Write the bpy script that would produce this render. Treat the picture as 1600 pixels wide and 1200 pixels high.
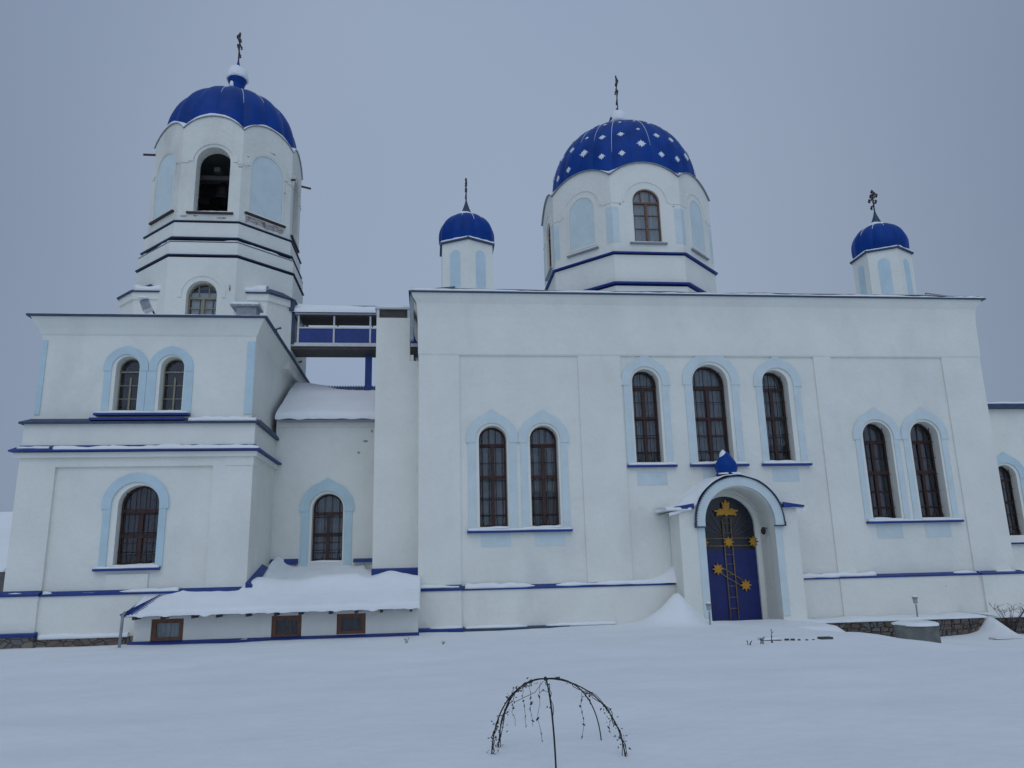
import bpy, math, random
from mathutils import Vector, Matrix, noise
from mathutils.geometry import tessellate_polygon

for o in list(bpy.data.objects):
    bpy.data.objects.remove(o, do_unlink=True)
scene = bpy.context.scene
R = math.radians
random.seed(7)

# ------------------------------------------------------------------ camera
cd = bpy.data.cameras.new('camera')
cam = bpy.data.objects.new('camera', cd)
scene.collection.objects.link(cam)
scene.camera = cam
cd.sensor_fit = 'HORIZONTAL'
cd.sensor_width = 36.0
cd.lens = 27.0
cd.clip_start = 0.1
cd.clip_end = 3000
fwd = Vector((0.10685, 0.96726, 0.23019)).normalized()
rgt = Vector((0.99427, -0.10414, -0.02395)).normalized()
upv = rgt.cross(fwd).normalized()
cam.matrix_world = Matrix.Translation((0, -27.0, 1.65)) @ Matrix((
    (rgt.x, upv.x, -fwd.x), (rgt.y, upv.y, -fwd.y), (rgt.z, upv.z, -fwd.z))).to_4x4()

# ------------------------------------------------------------------ sky and light: heavy overcast, late in the day
SUN_EL, SUN_AZ = 50.0, 200.0
world = bpy.data.worlds.new('World')
scene.world = world
world.use_nodes = True
wn = world.node_tree
wn.nodes.clear()
w_out = wn.nodes.new('ShaderNodeOutputWorld')
w_bg = wn.nodes.new('ShaderNodeBackground')
w_sky = wn.nodes.new('ShaderNodeTexSky')
w_sky.sky_type = 'NISHITA'
w_sky.sun_disc = False
w_sky.sun_elevation = R(SUN_EL)
w_sky.sun_rotation = R(SUN_AZ)
w_sky.dust_density = 3.0
w_mix = wn.nodes.new('ShaderNodeMix')
w_mix.data_type = 'RGBA'
w_mix.inputs[0].default_value = 0.9
w_cloud = wn.nodes.new('ShaderNodeTexNoise')
w_cloud.inputs['Scale'].default_value = 1.1
w_cloud.inputs['Detail'].default_value = 2.0
w_tc = wn.nodes.new('ShaderNodeTexCoord')
w_ramp = wn.nodes.new('ShaderNodeValToRGB')
w_ramp.color_ramp.elements[0].position = 0.3
w_ramp.color_ramp.elements[0].color = (4.75, 6.25, 9.1, 1)
w_ramp.color_ramp.elements[1].position = 0.72
w_ramp.color_ramp.elements[1].color = (6.1, 7.5, 9.8, 1)
wn.links.new(w_tc.outputs['Generated'], w_cloud.inputs['Vector'])
wn.links.new(w_cloud.outputs['Fac'], w_ramp.inputs['Fac'])
wn.links.new(w_sky.outputs['Color'], w_mix.inputs[6])
wn.links.new(w_ramp.outputs['Color'], w_mix.inputs[7])
w_sep = wn.nodes.new('ShaderNodeSeparateXYZ')
wn.links.new(w_tc.outputs['Generated'], w_sep.inputs[0])
def w_math(op, a, b):
    n = wn.nodes.new('ShaderNodeMath'); n.operation = op
    for i, v in enumerate((a, b)):
        if isinstance(v, (int, float)): n.inputs[i].default_value = v
        else: wn.links.new(v, n.inputs[i])
    return n.outputs[0]
_dx = w_math('SUBTRACT', w_sep.outputs['X'], 0.06)          # lens edge darkening put into the sky colour: dimmer to both sides
_f = w_math('SUBTRACT', 1.06, w_math('MULTIPLY', w_math('MULTIPLY', _dx, _dx), 0.8))
_f = w_math('MAXIMUM', _f, 0.68)
_b = w_math('MAXIMUM', w_math('MULTIPLY', w_sep.outputs['Y'], -0.75), 0.0)      # extra sky brightness added behind the camera to lift walls and snow
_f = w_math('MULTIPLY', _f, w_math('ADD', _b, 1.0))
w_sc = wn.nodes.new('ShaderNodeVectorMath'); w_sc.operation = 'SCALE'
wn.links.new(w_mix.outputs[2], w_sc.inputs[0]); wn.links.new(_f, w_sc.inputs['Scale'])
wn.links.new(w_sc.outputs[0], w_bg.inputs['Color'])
w_bg.inputs['Strength'].default_value = 0.1
wn.links.new(w_bg.outputs[0], w_out.inputs['Surface'])

sd = bpy.data.lights.new('sun', 'SUN')
sd.energy = 0.5
sd.angle = R(60)
sd.color = (1.0, 0.96, 0.9)
sun = bpy.data.objects.new('sun', sd)
scene.collection.objects.link(sun)
_az, _el = R(SUN_AZ), R(SUN_EL)
sdir = Vector((math.sin(_az) * math.cos(_el), math.cos(_az) * math.cos(_el), math.sin(_el)))
sun.rotation_euler = sdir.to_track_quat('Z', 'Y').to_euler()

scene.view_settings.view_transform = 'Standard'
scene.view_settings.look = 'None'
scene.view_settings.exposure = -0.93
scene.view_settings.gamma = 1.0
scene.render.engine = 'CYCLES'
scene.cycles.max_bounces = 6
scene.cycles.diffuse_bounces = 3

# ------------------------------------------------------------------ materials
def mat(name, col, rough=0.8, metal=0.0, var=0.0, vscale=2.0, bump=0.0, bscale=20.0, spec=0.5, stain=None, schips=None):
    m = bpy.data.materials.new(name)
    m.use_nodes = True
    nt = m.node_tree
    b = nt.nodes['Principled BSDF']
    b.inputs['Roughness'].default_value = rough
    b.inputs['Metallic'].default_value = metal
    b.inputs['Specular IOR Level'].default_value = spec
    tc = nt.nodes.new('ShaderNodeTexCoord')
    ge = nt.nodes.new('ShaderNodeNewGeometry')
    src = ge.outputs['Position']
    last = None
    if var > 0:
        n = nt.nodes.new('ShaderNodeTexNoise')
        n.inputs['Scale'].default_value = vscale
        n.inputs['Detail'].default_value = 6
        n.inputs['Roughness'].default_value = 0.6
        nt.links.new(src, n.inputs['Vector'])
        r = nt.nodes.new('ShaderNodeValToRGB')
        r.color_ramp.elements[0].position = 0.32
        r.color_ramp.elements[1].position = 0.68
        r.color_ramp.elements[0].color = tuple(c * (1 - var) for c in col) + (1,)
        r.color_ramp.elements[1].color = tuple(min(1, c * (1 + var * 0.6)) for c in col) + (1,)
        nt.links.new(n.outputs['Fac'], r.inputs['Fac'])
        last = r.outputs['Color']
    for spec_ in (stain, schips):
        if not spec_:
            continue
        scol, scale, p0, p1, stretch = spec_
        mp = nt.nodes.new('ShaderNodeMapping')
        mp.inputs['Scale'].default_value = (1, 1, stretch)
        nt.links.new(src, mp.inputs['Vector'])
        n = nt.nodes.new('ShaderNodeTexNoise')
        n.inputs['Scale'].default_value = scale
        n.inputs['Detail'].default_value = 8
        n.inputs['Roughness'].default_value = 0.65
        nt.links.new(mp.outputs['Vector'], n.inputs['Vector'])
        r = nt.nodes.new('ShaderNodeMapRange')
        r.inputs['From Min'].default_value = p0
        r.inputs['From Max'].default_value = p1
        nt.links.new(n.outputs['Fac'], r.inputs['Value'])
        mx = nt.nodes.new('ShaderNodeMix')
        mx.data_type = 'RGBA'
        mx.inputs[6].default_value = tuple(col) + (1,)
        mx.inputs[7].default_value = tuple(scol) + (1,)
        if last is not None:
            nt.links.new(last, mx.inputs[6])
        nt.links.new(r.outputs['Result'], mx.inputs[0])
        last = mx.outputs[2]
    if last is not None:
        nt.links.new(last, b.inputs['Base Color'])
    else:
        b.inputs['Base Color'].default_value = tuple(col) + (1,)
    if bump > 0:
        n = nt.nodes.new('ShaderNodeTexNoise')
        n.inputs['Scale'].default_value = bscale
        n.inputs['Detail'].default_value = 5
        nt.links.new(src, n.inputs['Vector'])
        bp = nt.nodes.new('ShaderNodeBump')
        bp.inputs['Strength'].default_value = bump
        bp.inputs['Distance'].default_value = 0.05
        nt.links.new(n.outputs['Fac'], bp.inputs['Height'])
        nt.links.new(bp.outputs['Normal'], b.inputs['Normal'])
    return m

def add_bricks(m, strength=0.25):
    """courses of whitewashed brick that just show through the plaster"""
    nt = m.node_tree
    b = nt.nodes['Principled BSDF']
    bp = [n for n in nt.nodes if n.type == 'BUMP'][0]
    ge = [n for n in nt.nodes if n.type == 'NEW_GEOMETRY'][0]
    sp = nt.nodes.new('ShaderNodeSeparateXYZ')
    nt.links.new(ge.outputs['Position'], sp.inputs[0])
    ad = nt.nodes.new('ShaderNodeMath'); ad.operation = 'ADD'
    nt.links.new(sp.outputs['X'], ad.inputs[0]); nt.links.new(sp.outputs['Y'], ad.inputs[1])
    cb = nt.nodes.new('ShaderNodeCombineXYZ')
    nt.links.new(ad.outputs[0], cb.inputs['X']); nt.links.new(sp.outputs['Z'], cb.inputs['Y'])
    br = nt.nodes.new('ShaderNodeTexBrick')
    br.inputs['Scale'].default_value = 1.0
    br.inputs['Brick Width'].default_value = 0.27
    br.inputs['Row Height'].default_value = 0.08
    br.inputs['Mortar Size'].default_value = 0.008
    br.inputs['Mortar Smooth'].default_value = 0.8
    nt.links.new(cb.outputs[0], br.inputs['Vector'])
    b2 = nt.nodes.new('ShaderNodeBump')
    b2.invert = True
    b2.inputs['Strength'].default_value = strength
    b2.inputs['Distance'].default_value = 0.02
    nt.links.new(br.outputs['Fac'], b2.inputs['Height'])
    nt.links.new(bp.outputs['Normal'], b2.inputs['Normal'])
    nt.links.new(b2.outputs['Normal'], b.inputs['Normal'])

WHITE = (0.80, 0.81, 0.745)
M = {}
M['plaster'] = mat('whitewashed_brick', WHITE, 0.9, var=0.06, vscale=0.55, bump=0.5, bscale=5.0, spec=0.15,
                   stain=((0.60, 0.61, 0.57), 0.45, 0.54, 0.95, 0.45), schips=((0.42, 0.38, 0.34), 2.3, 0.735, 0.76, 1.3))
add_bricks(M['plaster'], 0.22)
M['worn'] = mat('worn_whitewash', (0.78, 0.79, 0.72), 0.9, var=0.08, vscale=0.8, bump=0.6, bscale=6.0, spec=0.15,
                stain=((0.55, 0.56, 0.52), 0.5, 0.5, 0.85, 0.4), schips=((0.30, 0.26, 0.23), 2.6, 0.69, 0.73, 1.6))
add_bricks(M['worn'], 0.3)
M['chipped'] = mat('bare_brick_patch', (0.5, 0.48, 0.46), 0.95, var=0.35, vscale=5.0, bump=0.8, bscale=14, spec=0.1,
                   schips=((0.2, 0.14, 0.12), 4.0, 0.5, 0.6, 1.8))
M['paleblue'] = mat('pale_blue_limewash', (0.52, 0.67, 0.72), 0.9, var=0.08, vscale=1.5, bump=0.3, bscale=9, spec=0.15,
                    stain=((0.6, 0.7, 0.74), 0.9, 0.55, 0.9, 0.5))
M['greyblue'] = mat('faded_blue_limewash', (0.62, 0.715, 0.725), 0.9, var=0.07, vscale=1.5, bump=0.3, bscale=9, spec=0.15)
M['blue'] = mat('blue_painted_metal', (0.004, 0.036, 0.22), 0.5, var=0.25, vscale=3.0, bump=0.12, bscale=3.0)
M['dome'] = mat('blue_dome_metal', (0.001, 0.046, 0.26), 0.45, var=0.28, vscale=1.2, bump=0.35, bscale=1.8, spec=0.16)
M['edge'] = mat('dark_blue_edge', (0.035, 0.06, 0.12), 0.6, var=0.3, vscale=4.0)
M['doorblue'] = mat('blue_door_paint', (0.005, 0.016, 0.14), 0.5, var=0.3, vscale=3.0, bump=0.15, bscale=6)
M['fanlight'] = mat('fanlight_dark', (0.012, 0.016, 0.03), 0.25, var=0.2, vscale=4.0)
M['brown'] = mat('red_brown_wood', (0.055, 0.018, 0.012), 0.5, var=0.3, vscale=8.0, bump=0.2, bscale=30)
M['lightbrown'] = mat('orange_brown_wood', (0.16, 0.07, 0.035), 0.55, var=0.3, vscale=8.0)
M['creamwood'] = mat('cream_paint_wood', (0.27, 0.25, 0.17), 0.6, var=0.2, vscale=5.0)
M['iron'] = mat('dark_iron', (0.02, 0.018, 0.02), 0.55, metal=0.3, var=0.2, vscale=9)
M['rust'] = mat('brown_iron', (0.05, 0.035, 0.03), 0.7, var=0.4, vscale=12)
M['gold'] = mat('gold_paint', (0.52, 0.26, 0.025), 0.45, metal=0.25, var=0.2, vscale=9)
M['goldline'] = mat('tarnished_gold_bar', (0.26, 0.19, 0.09), 0.5, metal=0.2, var=0.3, vscale=9)
M['snow'] = mat('snow', (0.87, 0.90, 0.91), 0.85, var=0.04, vscale=0.7, bump=0.5, bscale=4.5, spec=0.2)
M['cross'] = mat('dull_cross_metal', (0.06, 0.05, 0.05), 0.4, metal=0.5)
M['star'] = mat('silver_star', (0.75, 0.8, 0.85), 0.45, metal=0.0)
M['interior'] = mat('unlit_interior', (0.14, 0.15, 0.15), 0.95, var=0.3)
M['whitemetal'] = mat('white_painted_steel', (0.6, 0.62, 0.62), 0.5, var=0.1, vscale=6)
M['darkwood'] = mat('dark_boards', (0.075, 0.07, 0.065), 0.8, var=0.3, vscale=5)
M['grey'] = mat('grey_metal', (0.25, 0.28, 0.3), 0.5, var=0.2, vscale=6)
M['concrete'] = mat('old_concrete', (0.16, 0.17, 0.16), 0.95, var=0.35, vscale=3.0, bump=0.6, bscale=12)
M['twig'] = mat('dry_stem', (0.045, 0.03, 0.025), 0.9, var=0.3, vscale=20)
M['leaf'] = mat('withered_leaf', (0.06, 0.05, 0.045), 0.9, var=0.5, vscale=30)
M['farwall'] = mat('grey_boards', (0.22, 0.2, 0.2), 0.9, var=0.3, vscale=1.5, bump=0.5, bscale=8)
M['lamphead'] = mat('frosted_lamp_cap', (0.35, 0.37, 0.38), 0.4)

def stone_mat():
    m = mat('rubble_stone', (0.2, 0.18, 0.16), 0.95)
    nt = m.node_tree
    b = nt.nodes['Principled BSDF']
    ge = nt.nodes.new('ShaderNodeNewGeometry')
    mp = nt.nodes.new('ShaderNodeMapping')
    mp.inputs['Scale'].default_value = (1, 1, 1.7)
    nt.links.new(ge.outputs['Position'], mp.inputs['Vector'])
    v = nt.nodes.new('ShaderNodeTexVoronoi'); v.inputs['Scale'].default_value = 3.2
    ve = nt.nodes.new('ShaderNodeTexVoronoi'); ve.inputs['Scale'].default_value = 3.2
    ve.feature = 'DISTANCE_TO_EDGE'
    nt.links.new(mp.outputs[0], v.inputs['Vector']); nt.links.new(mp.outputs[0], ve.inputs['Vector'])
    r = nt.nodes.new('ShaderNodeValToRGB')
    cr = r.color_ramp
    cr.elements[0].color = (0.09, 0.08, 0.065, 1); cr.elements[1].color = (0.26, 0.21, 0.15, 1)
    e = cr.elements.new(0.35); e.color = (0.16, 0.12, 0.10, 1)
    e = cr.elements.new(0.65); e.color = (0.13, 0.135, 0.13, 1)
    nt.links.new(v.outputs['Color'], r.inputs['Fac'])
    mr = nt.nodes.new('ShaderNodeMapRange'); mr.inputs['From Max'].default_value = 0.045
    nt.links.new(ve.outputs['Distance'], mr.inputs['Value'])
    mx = nt.nodes.new('ShaderNodeMix'); mx.data_type = 'RGBA'
    mx.inputs[6].default_value = (0.10, 0.095, 0.085, 1)
    nt.links.new(r.outputs['Color'], mx.inputs[7]); nt.links.new(mr.outputs['Result'], mx.inputs[0])
    nt.links.new(mx.outputs[2], b.inputs['Base Color'])
    bp = nt.nodes.new('ShaderNodeBump'); bp.inputs['Strength'].default_value = 0.9; bp.inputs['Distance'].default_value = 0.08
    nt.links.new(mr.outputs['Result'], bp.inputs['Height']); nt.links.new(bp.outputs['Normal'], b.inputs['Normal'])
    return m
M['stone'] = stone_mat()

def glass_mat():
    m = bpy.data.materials.new('window_glass'); m.use_nodes = True
    nt = m.node_tree; nt.nodes.clear()
    o = nt.nodes.new('ShaderNodeOutputMaterial')
    t = nt.nodes.new('ShaderNodeBsdfTransparent'); t.inputs['Color'].default_value = (0.86, 0.88, 0.9, 1)
    g = nt.nodes.new('ShaderNodeBsdfGlossy'); g.inputs['Roughness'].default_value = 0.06
    f = nt.nodes.new('ShaderNodeFresnel'); f.inputs['IOR'].default_value = 1.5
    mx = nt.nodes.new('ShaderNodeMixShader')
    nt.links.new(f.outputs[0], mx.inputs[0]); nt.links.new(t.outputs[0], mx.inputs[1]); nt.links.new(g.outputs[0], mx.inputs[2])
    nt.links.new(mx.outputs[0], o.inputs['Surface'])
    return m
M['glass'] = glass_mat()
M['curtain'] = mat('thin_curtain', (0.30, 0.33, 0.35), 0.9, var=0.3, vscale=2.5)
M['curtaindark'] = mat('dark_curtain', (0.10, 0.09, 0.11), 0.9, var=0.4, vscale=1.5)
M['curtainpale'] = mat('pale_curtain', (0.62, 0.66, 0.66), 0.9, var=0.1, vscale=2.5)

# ------------------------------------------------------------------ mesh builder
I4 = Matrix.Identity(4)

class MB:
    """collects shapes; local coordinates are (u along the wall, d into the wall, v up), placed by a matrix"""
    def __init__(self, mtx=None):
        self.v, self.f, self.m, self.mi = [], [], (mtx or I4), 0
        self.fm = []
        self.smooth = []
    def add(self, vs, fs, smooth=False, mi=None, raw=False):
        n = len(self.v)
        for p in vs:
            p = Vector(p)
            self.v.append(p if raw else self.m @ p)
        for f in fs:
            self.f.append([n + i for i in f])
            self.fm.append(self.mi if mi is None else mi)
            self.smooth.append(smooth)
        return self
    def box(self, x0, x1, y0, y1, z0, z1):
        return self.add([(x0, y0, z0), (x1, y0, z0), (x1, y1, z0), (x0, y1, z0), (x0, y0, z1), (x1, y0, z1), (x1, y1, z1), (x0, y1, z1)],
                 [(0, 3, 2, 1), (4, 5, 6, 7), (0, 1, 5, 4), (1, 2, 6, 5), (2, 3, 7, 6), (3, 0, 4, 7)])
    def hexa(self, b, t):
        """b and t: four corners each, counter-clockwise from above"""
        return self.add(list(b) + list(t), [(0, 3, 2, 1), (4, 5, 6, 7), (0, 1, 5, 4), (1, 2, 6, 5), (2, 3, 7, 6), (3, 0, 4, 7)])
    def slab(self, outer, holes=(), d0=0.0, d1=0.3):
        loops = [list(outer)] + [list(h) for h in holes]
        tri = tessellate_polygon([[Vector((u, v, 0)) for u, v in l] for l in loops])
        flat = [p for l in loops for p in l]
        n = len(flat)
        vs = [(u, d0, v) for u, v in flat] + [(u, d1, v) for u, v in flat]
        fs = []
        for t in tri:
            a, b, c = (flat[i] for i in t)
            cr = (b[0] - a[0]) * (c[1] - a[1]) - (b[1] - a[1]) * (c[0] - a[0])
            if abs(cr) < 1e-9:
                continue
            t = tuple(t) if cr > 0 else (t[0], t[2], t[1])
            fs.append(t)
            fs.append((n + t[0], n + t[2], n + t[1]))
        k = 0
        for li, l in enumerate(loops):
            area = sum(l[i][0] * l[(i + 1) % len(l)][1] - l[(i + 1) % len(l)][0] * l[i][1] for i in range(len(l)))
            ccw = area > 0
            for i in range(len(l)):
                a, b = k + i, k + (i + 1) % len(l)
                q = (a, n + a, n + b, b)
                if ccw != (li == 0):
                    q = q[::-1]
                fs.append(q)
            k += len(l)
        return self.add(vs, fs)
    def prism(self, pts, z0, z1, pts2=None):
        """pts: plan outline counter-clockwise"""
        n = len(pts); pts2 = pts2 or pts
        vs = [(x, y, z0) for x, y in pts] + [(x, y, z1) for x, y in pts2]
        fs = [tuple(range(n))[::-1], tuple(range(n, 2 * n))]
        fs += [(i, (i + 1) % n, n + (i + 1) % n, n + i) for i in range(n)]
        return self.add(vs, fs)
    def tube(self, pts, r, sides=6, taper=None):
        pts = [Vector(p) for p in pts]
        vs, fs = [], []
        n = len(pts)
        prev = None
        for i, p in enumerate(pts):
            t = (pts[min(i + 1, n - 1)] - pts[max(i - 1, 0)])
            if t.length < 1e-9: t = Vector((0, 0, 1))
            t.normalize()
            if prev is None:
                a = t.orthogonal().normalized()
            else:
                a = (prev - t * prev.dot(t))
                a = a.normalized() if a.length > 1e-6 else t.orthogonal().normalized()
            prev = a
            b = t.cross(a)
            rr = r if taper is None else r + (taper - r) * i / max(1, n - 1)
            for k in range(sides):
                an = 2 * math.pi * k / sides
                vs.append(p + a * (rr * math.cos(an)) + b * (rr * math.sin(an)))
        for i in range(n - 1):
            for k in range(sides):
                a0, a1 = i * sides + k, i * sides + (k + 1) % sides
                fs.append((a0, a1, a1 + sides, a0 + sides))
        fs.append(tuple(range(sides))[::-1])
        fs.append(tuple(range((n - 1) * sides, n * sides)))
        return self.add(vs, fs, smooth=True)
    def lathe(self, prof, c=(0, 0, 0), n=24, cap=True):
        vs, fs = [], []
        for r, z in prof:
            for k in range(n):
                a = 2 * math.pi * k / n
                vs.append((c[0] + r * math.cos(a), c[1] + r * math.sin(a), c[2] + z))
        for i in range(len(prof) - 1):
            for k in range(n):
                a, b = i * n + k, i * n + (k + 1) % n
                fs.append((a, b, b + n, a + n))
        if cap:
            fs.append(tuple(range(n))[::-1])
            fs.append(tuple(range((len(prof) - 1) * n, len(prof) * n)))
        return self.add(vs, fs, smooth=True)
    def build(self, name, mats, parent=None, loc=None):
        me = bpy.data.meshes.new(name)
        me.from_pydata([tuple(p) for p in self.v], [], self.f)
        if not isinstance(mats, (list, tuple)): mats = [mats]
        for m_ in mats: me.materials.append(m_)
        for i, p in enumerate(me.polygons):
            p.material_index = self.fm[i]
            p.use_smooth = self.smooth[i]
        me.update()
        ob = bpy.data.objects.new(name, me)
        scene.collection.objects.link(ob)
        if parent is not None:
            ob.parent = parent
            # parents are Empties/meshes without rotation; keep world placement
            pw = Vector(wloc(parent))
            for vt in me.vertices: vt.co -= pw
        return ob

def wloc(o):
    l = Vector(o.location)
    while o.parent is not None:
        o = o.parent
        l += Vector(o.location)
    return l

def tag(o, label=None, cat=None, group=None, kind=None):
    if label: o['label'] = label
    if cat: o['category'] = cat
    if group: o['group'] = group
    if kind: o['kind'] = kind
    return o

def empty(name, loc, label, cat, group=None):
    e = bpy.data.objects.new(name, None)
    scene.collection.objects.link(e)
    e.location = loc
    e.empty_display_size = 0.3
    return tag(e, label, cat, group)

def frame(xc, yc, phi):
    return Matrix.Translation((xc, yc, 0)) @ Matrix.Rotation(phi, 4, 'Z')

# ------------------------------------------------------------------ outlines
def arch(cx, w, zb, zt, n=14, rise=None):
    """round-headed opening outline, counter-clockwise"""
    r = w / 2
    h = r if rise is None else rise
    pts = [(cx - r, zb), (cx + r, zb)]
    zc = zt - h
    for i in range(n + 1):
        a = math.pi * i / n
        pts.append((cx + r * math.cos(a), zc + h * math.sin(a)))
    return pts

def rect(x0, x1, z0, z1):
    return [(x0, z0), (x1, z0), (x1, z1), (x0, z1)]

def seg_top(x0, x1, z0, zs, rise, n=10):
    """wall face with a segmental gable top"""
    w = (x1 - x0) / 2; cx = (x0 + x1) / 2
    rad = (w * w + rise * rise) / (2 * rise)
    zc = zs + rise - rad
    half = math.asin(min(1, w / rad))
    pts = [(x0, z0), (x1, z0)]
    for i in range(n + 1):
        a = half - 2 * half * i / n
        pts.append((cx + rad * math.sin(a), zc + rad * math.cos(a)))
    return pts

def surround(mb, cx, rin, rout, zb, zc, keel=0.16, jamb=None, d0=-0.06, d1=0.02):
    """archivolt with a small keel point, and jambs below it"""
    n = 28
    jamb = jamb or rout - 0.07
    def ro(a):
        dd = abs(a - math.pi / 2)
        k = max(0.0, 1 - dd / 0.42)
        return rout + keel * k ** 1.8
    outer = [(cx + ro(math.pi * i / n) * math.cos(math.pi * i / n), zc + ro(math.pi * i / n) * math.sin(math.pi * i / n)) for i in range(n + 1)]
    inner = [(cx + rin * math.cos(math.pi * i / n), zc + rin * math.sin(math.pi * i / n)) for i in range(n + 1)][::-1]
    foot = zc - 0.12
    mb.slab([(cx + rout, foot)] + outer + [(cx - rout, foot), (cx - rin, foot)] + inner + [(cx + rin, foot)], (), d0, d1)
    for s in (-1, 1):
        a, b = sorted((cx + s * rin, cx + s * jamb))
        mb.slab(rect(a, b, zb, foot), (), d0 + 0.02, d1)

# ------------------------------------------------------------------ a window with its frame, pane, curtain, grille
def window(parent, mtx, cx, w, zb, zt, depth, style='tall', seed=0, fmat='brown', cmat='curtain', grille=True, name='window'):
    rnd = random.Random(seed)
    fr = MB(mtx)
    t = 0.07
    if style == 'slim': t = 0.035
    if style in ('tall', 'short', 'slim'):
        inner = arch(cx, w - 2 * t, zb + t, zt - t)
        fr.slab(arch(cx, w, zb, zt), [inner], depth, depth + 0.09)
        H = zt - zb
        sp = zt - w / 2
        if style == 'tall':
            fr.box(cx - 0.06, cx + 0.06, depth - 0.012, depth + 0.085, zb + t, sp - 0.1)
            zz = [sp - 0.17, sp - 0.17 - (H * 0.32)]
            for z in zz: fr.box(cx - w / 2 + t - .01, cx + w / 2 - t + .01, depth - 0.02, depth + 0.082, z - 0.06, z + 0.06)
            for z in (zb + H * 0.12, zb + H * 0.27): fr.box(cx - w / 2 + t - .01, cx + w / 2 - t + .01, depth + 0.02, depth + 0.07, z - 0.018, z + 0.018)
        elif style == 'slim':
            fr.box(cx - w / 2 + t - .01, cx + w / 2 - t + .01, depth - 0.02, depth + 0.082, sp - 0.12, sp - 0.07)
            fr.box(cx - 0.028, cx + 0.028, depth - 0.012, depth + 0.085, zb + t, sp - 0.3)
            for k in (1, 2):
                z = zb + (sp - 0.1 - zb) * k / 3
                fr.box(cx - w / 2 + t - .01, cx + w / 2 - t + .01, depth + 0.01, depth + 0.07, z - 0.014, z + 0.014)
        elif style == 'short':
            fr.box(cx - 0.055, cx + 0.055, depth - 0.012, depth + 0.085, zb + t, sp - 0.02)
            fr.box(cx - w / 2 + t - .01, cx + w / 2 - t + .01, depth - 0.02, depth + 0.082, sp - 0.10, sp - 0.01)
            for k in (1, 2):
                z = zb + (sp - zb) * k / 3
                fr.box(cx - w / 2 + t - .01, cx + w / 2 - t + .01, depth + 0.01, depth + 0.07, z - 0.02, z + 0.02)
            if w > 1.0:
                for s in (-1, 1):
                    fr.box(cx + s * w * 0.17 - 0.02, cx + s * w * 0.17 + 0.02, depth + 0.012, depth + 0.07, sp - 0.02, zt - t * 1.6)
        outline_p = arch(cx, w - 2 * t + 0.02, zb + t - 0.01, zt - t + 0.01)
    else:
        fr.slab(rect(cx - w / 2, cx + w / 2, zb, zt), [rect(cx - w / 2 + 0.13, cx + w / 2 - 0.13, zb + 0.1, zt - 0.13)], depth, depth + 0.09)
        outline_p = rect(cx - w / 2 + 0.12, cx + w / 2 - 0.12, zb + 0.09, zt - 0.12)
    f = fr.build(name, M[fmat], parent)
    MB(mtx).slab(outline_p, (), depth + 0.04, depth + 0.052).build('pane', M['glass'], f)
    # curtain: a hanging folded sheet behind the pane
    cu = MB(mtx)
    n = 46
    x0, x1 = cx - w / 2 - 0.02, cx + w / 2 + 0.02
    zlow = zb - 0.02 + (zt - zb) * {11: 0.36, 22: 0.12, 24: 0.2, 31: 0.15, 55: 0.05, 2: 0.12}.get(seed, 0.0)
    vs = []
    ph = rnd.uniform(0, 6)
    back = 0.16 if cmat == 'curtainpale' else 0.19
    for i in range(n + 1):
        x = x0 + (x1 - x0) * i / n
        dd = 0.045 * math.sin(i * 0.95 + ph) + 0.03 * math.sin(i * 0.41 + ph * 2)
        for z in (zlow + 0.03 * math.sin(i * 0.5 + ph), zb + (zt - zb) * 0.5, zt + 0.02):
            vs.append((x, depth + back + dd * (1.2 if z < zt - .3 else .8), z))
    fs = []
    for i in range(n):
        for k in range(2):
            a = i * 3 + k
            fs.append((a, a + 3, a + 4, a + 1))
    cu.add(vs, fs, smooth=True)
    cu.build('curtain', M[cmat], f)
    if grille:
        g = MB(mtx)
        sp = zt - w / 2
        gd = depth - 0.13
        xs = [-0.36, -0.12, 0.12, 0.36]
        for x in xs:
            top = sp + math.sqrt(max(0.0, 0.25 - x * x)) * w - 0.03
            g.tube([(cx + x * w, gd, top), (cx + x * w, gd, zb + 0.38), (cx + x * w, gd - 0.09, zb + 0.2), (cx + x * w, gd - 0.11, zb + 0.09), (cx + x * w, gd - 0.04, zb + 0.02)], 0.014, 4)
        z = zb + 0.4
        while z < sp + 0.1:
            g.tube([(cx - w * 0.47, gd, z), (cx + w * 0.47, gd, z)], 0.014, 4)
            z += 0.62
        for i in range(5):       # small curls along the bottom
            x = cx + (i - 2) * w * 0.18
            g.tube([(x + 0.045 * math.cos(a), gd - 0.09, zb + 0.07 + 0.045 * math.sin(a)) for a in [k * 0.9 for k in range(8)]], 0.009, 4)
        g.build('grille', M['iron'], f)
    return f

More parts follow.
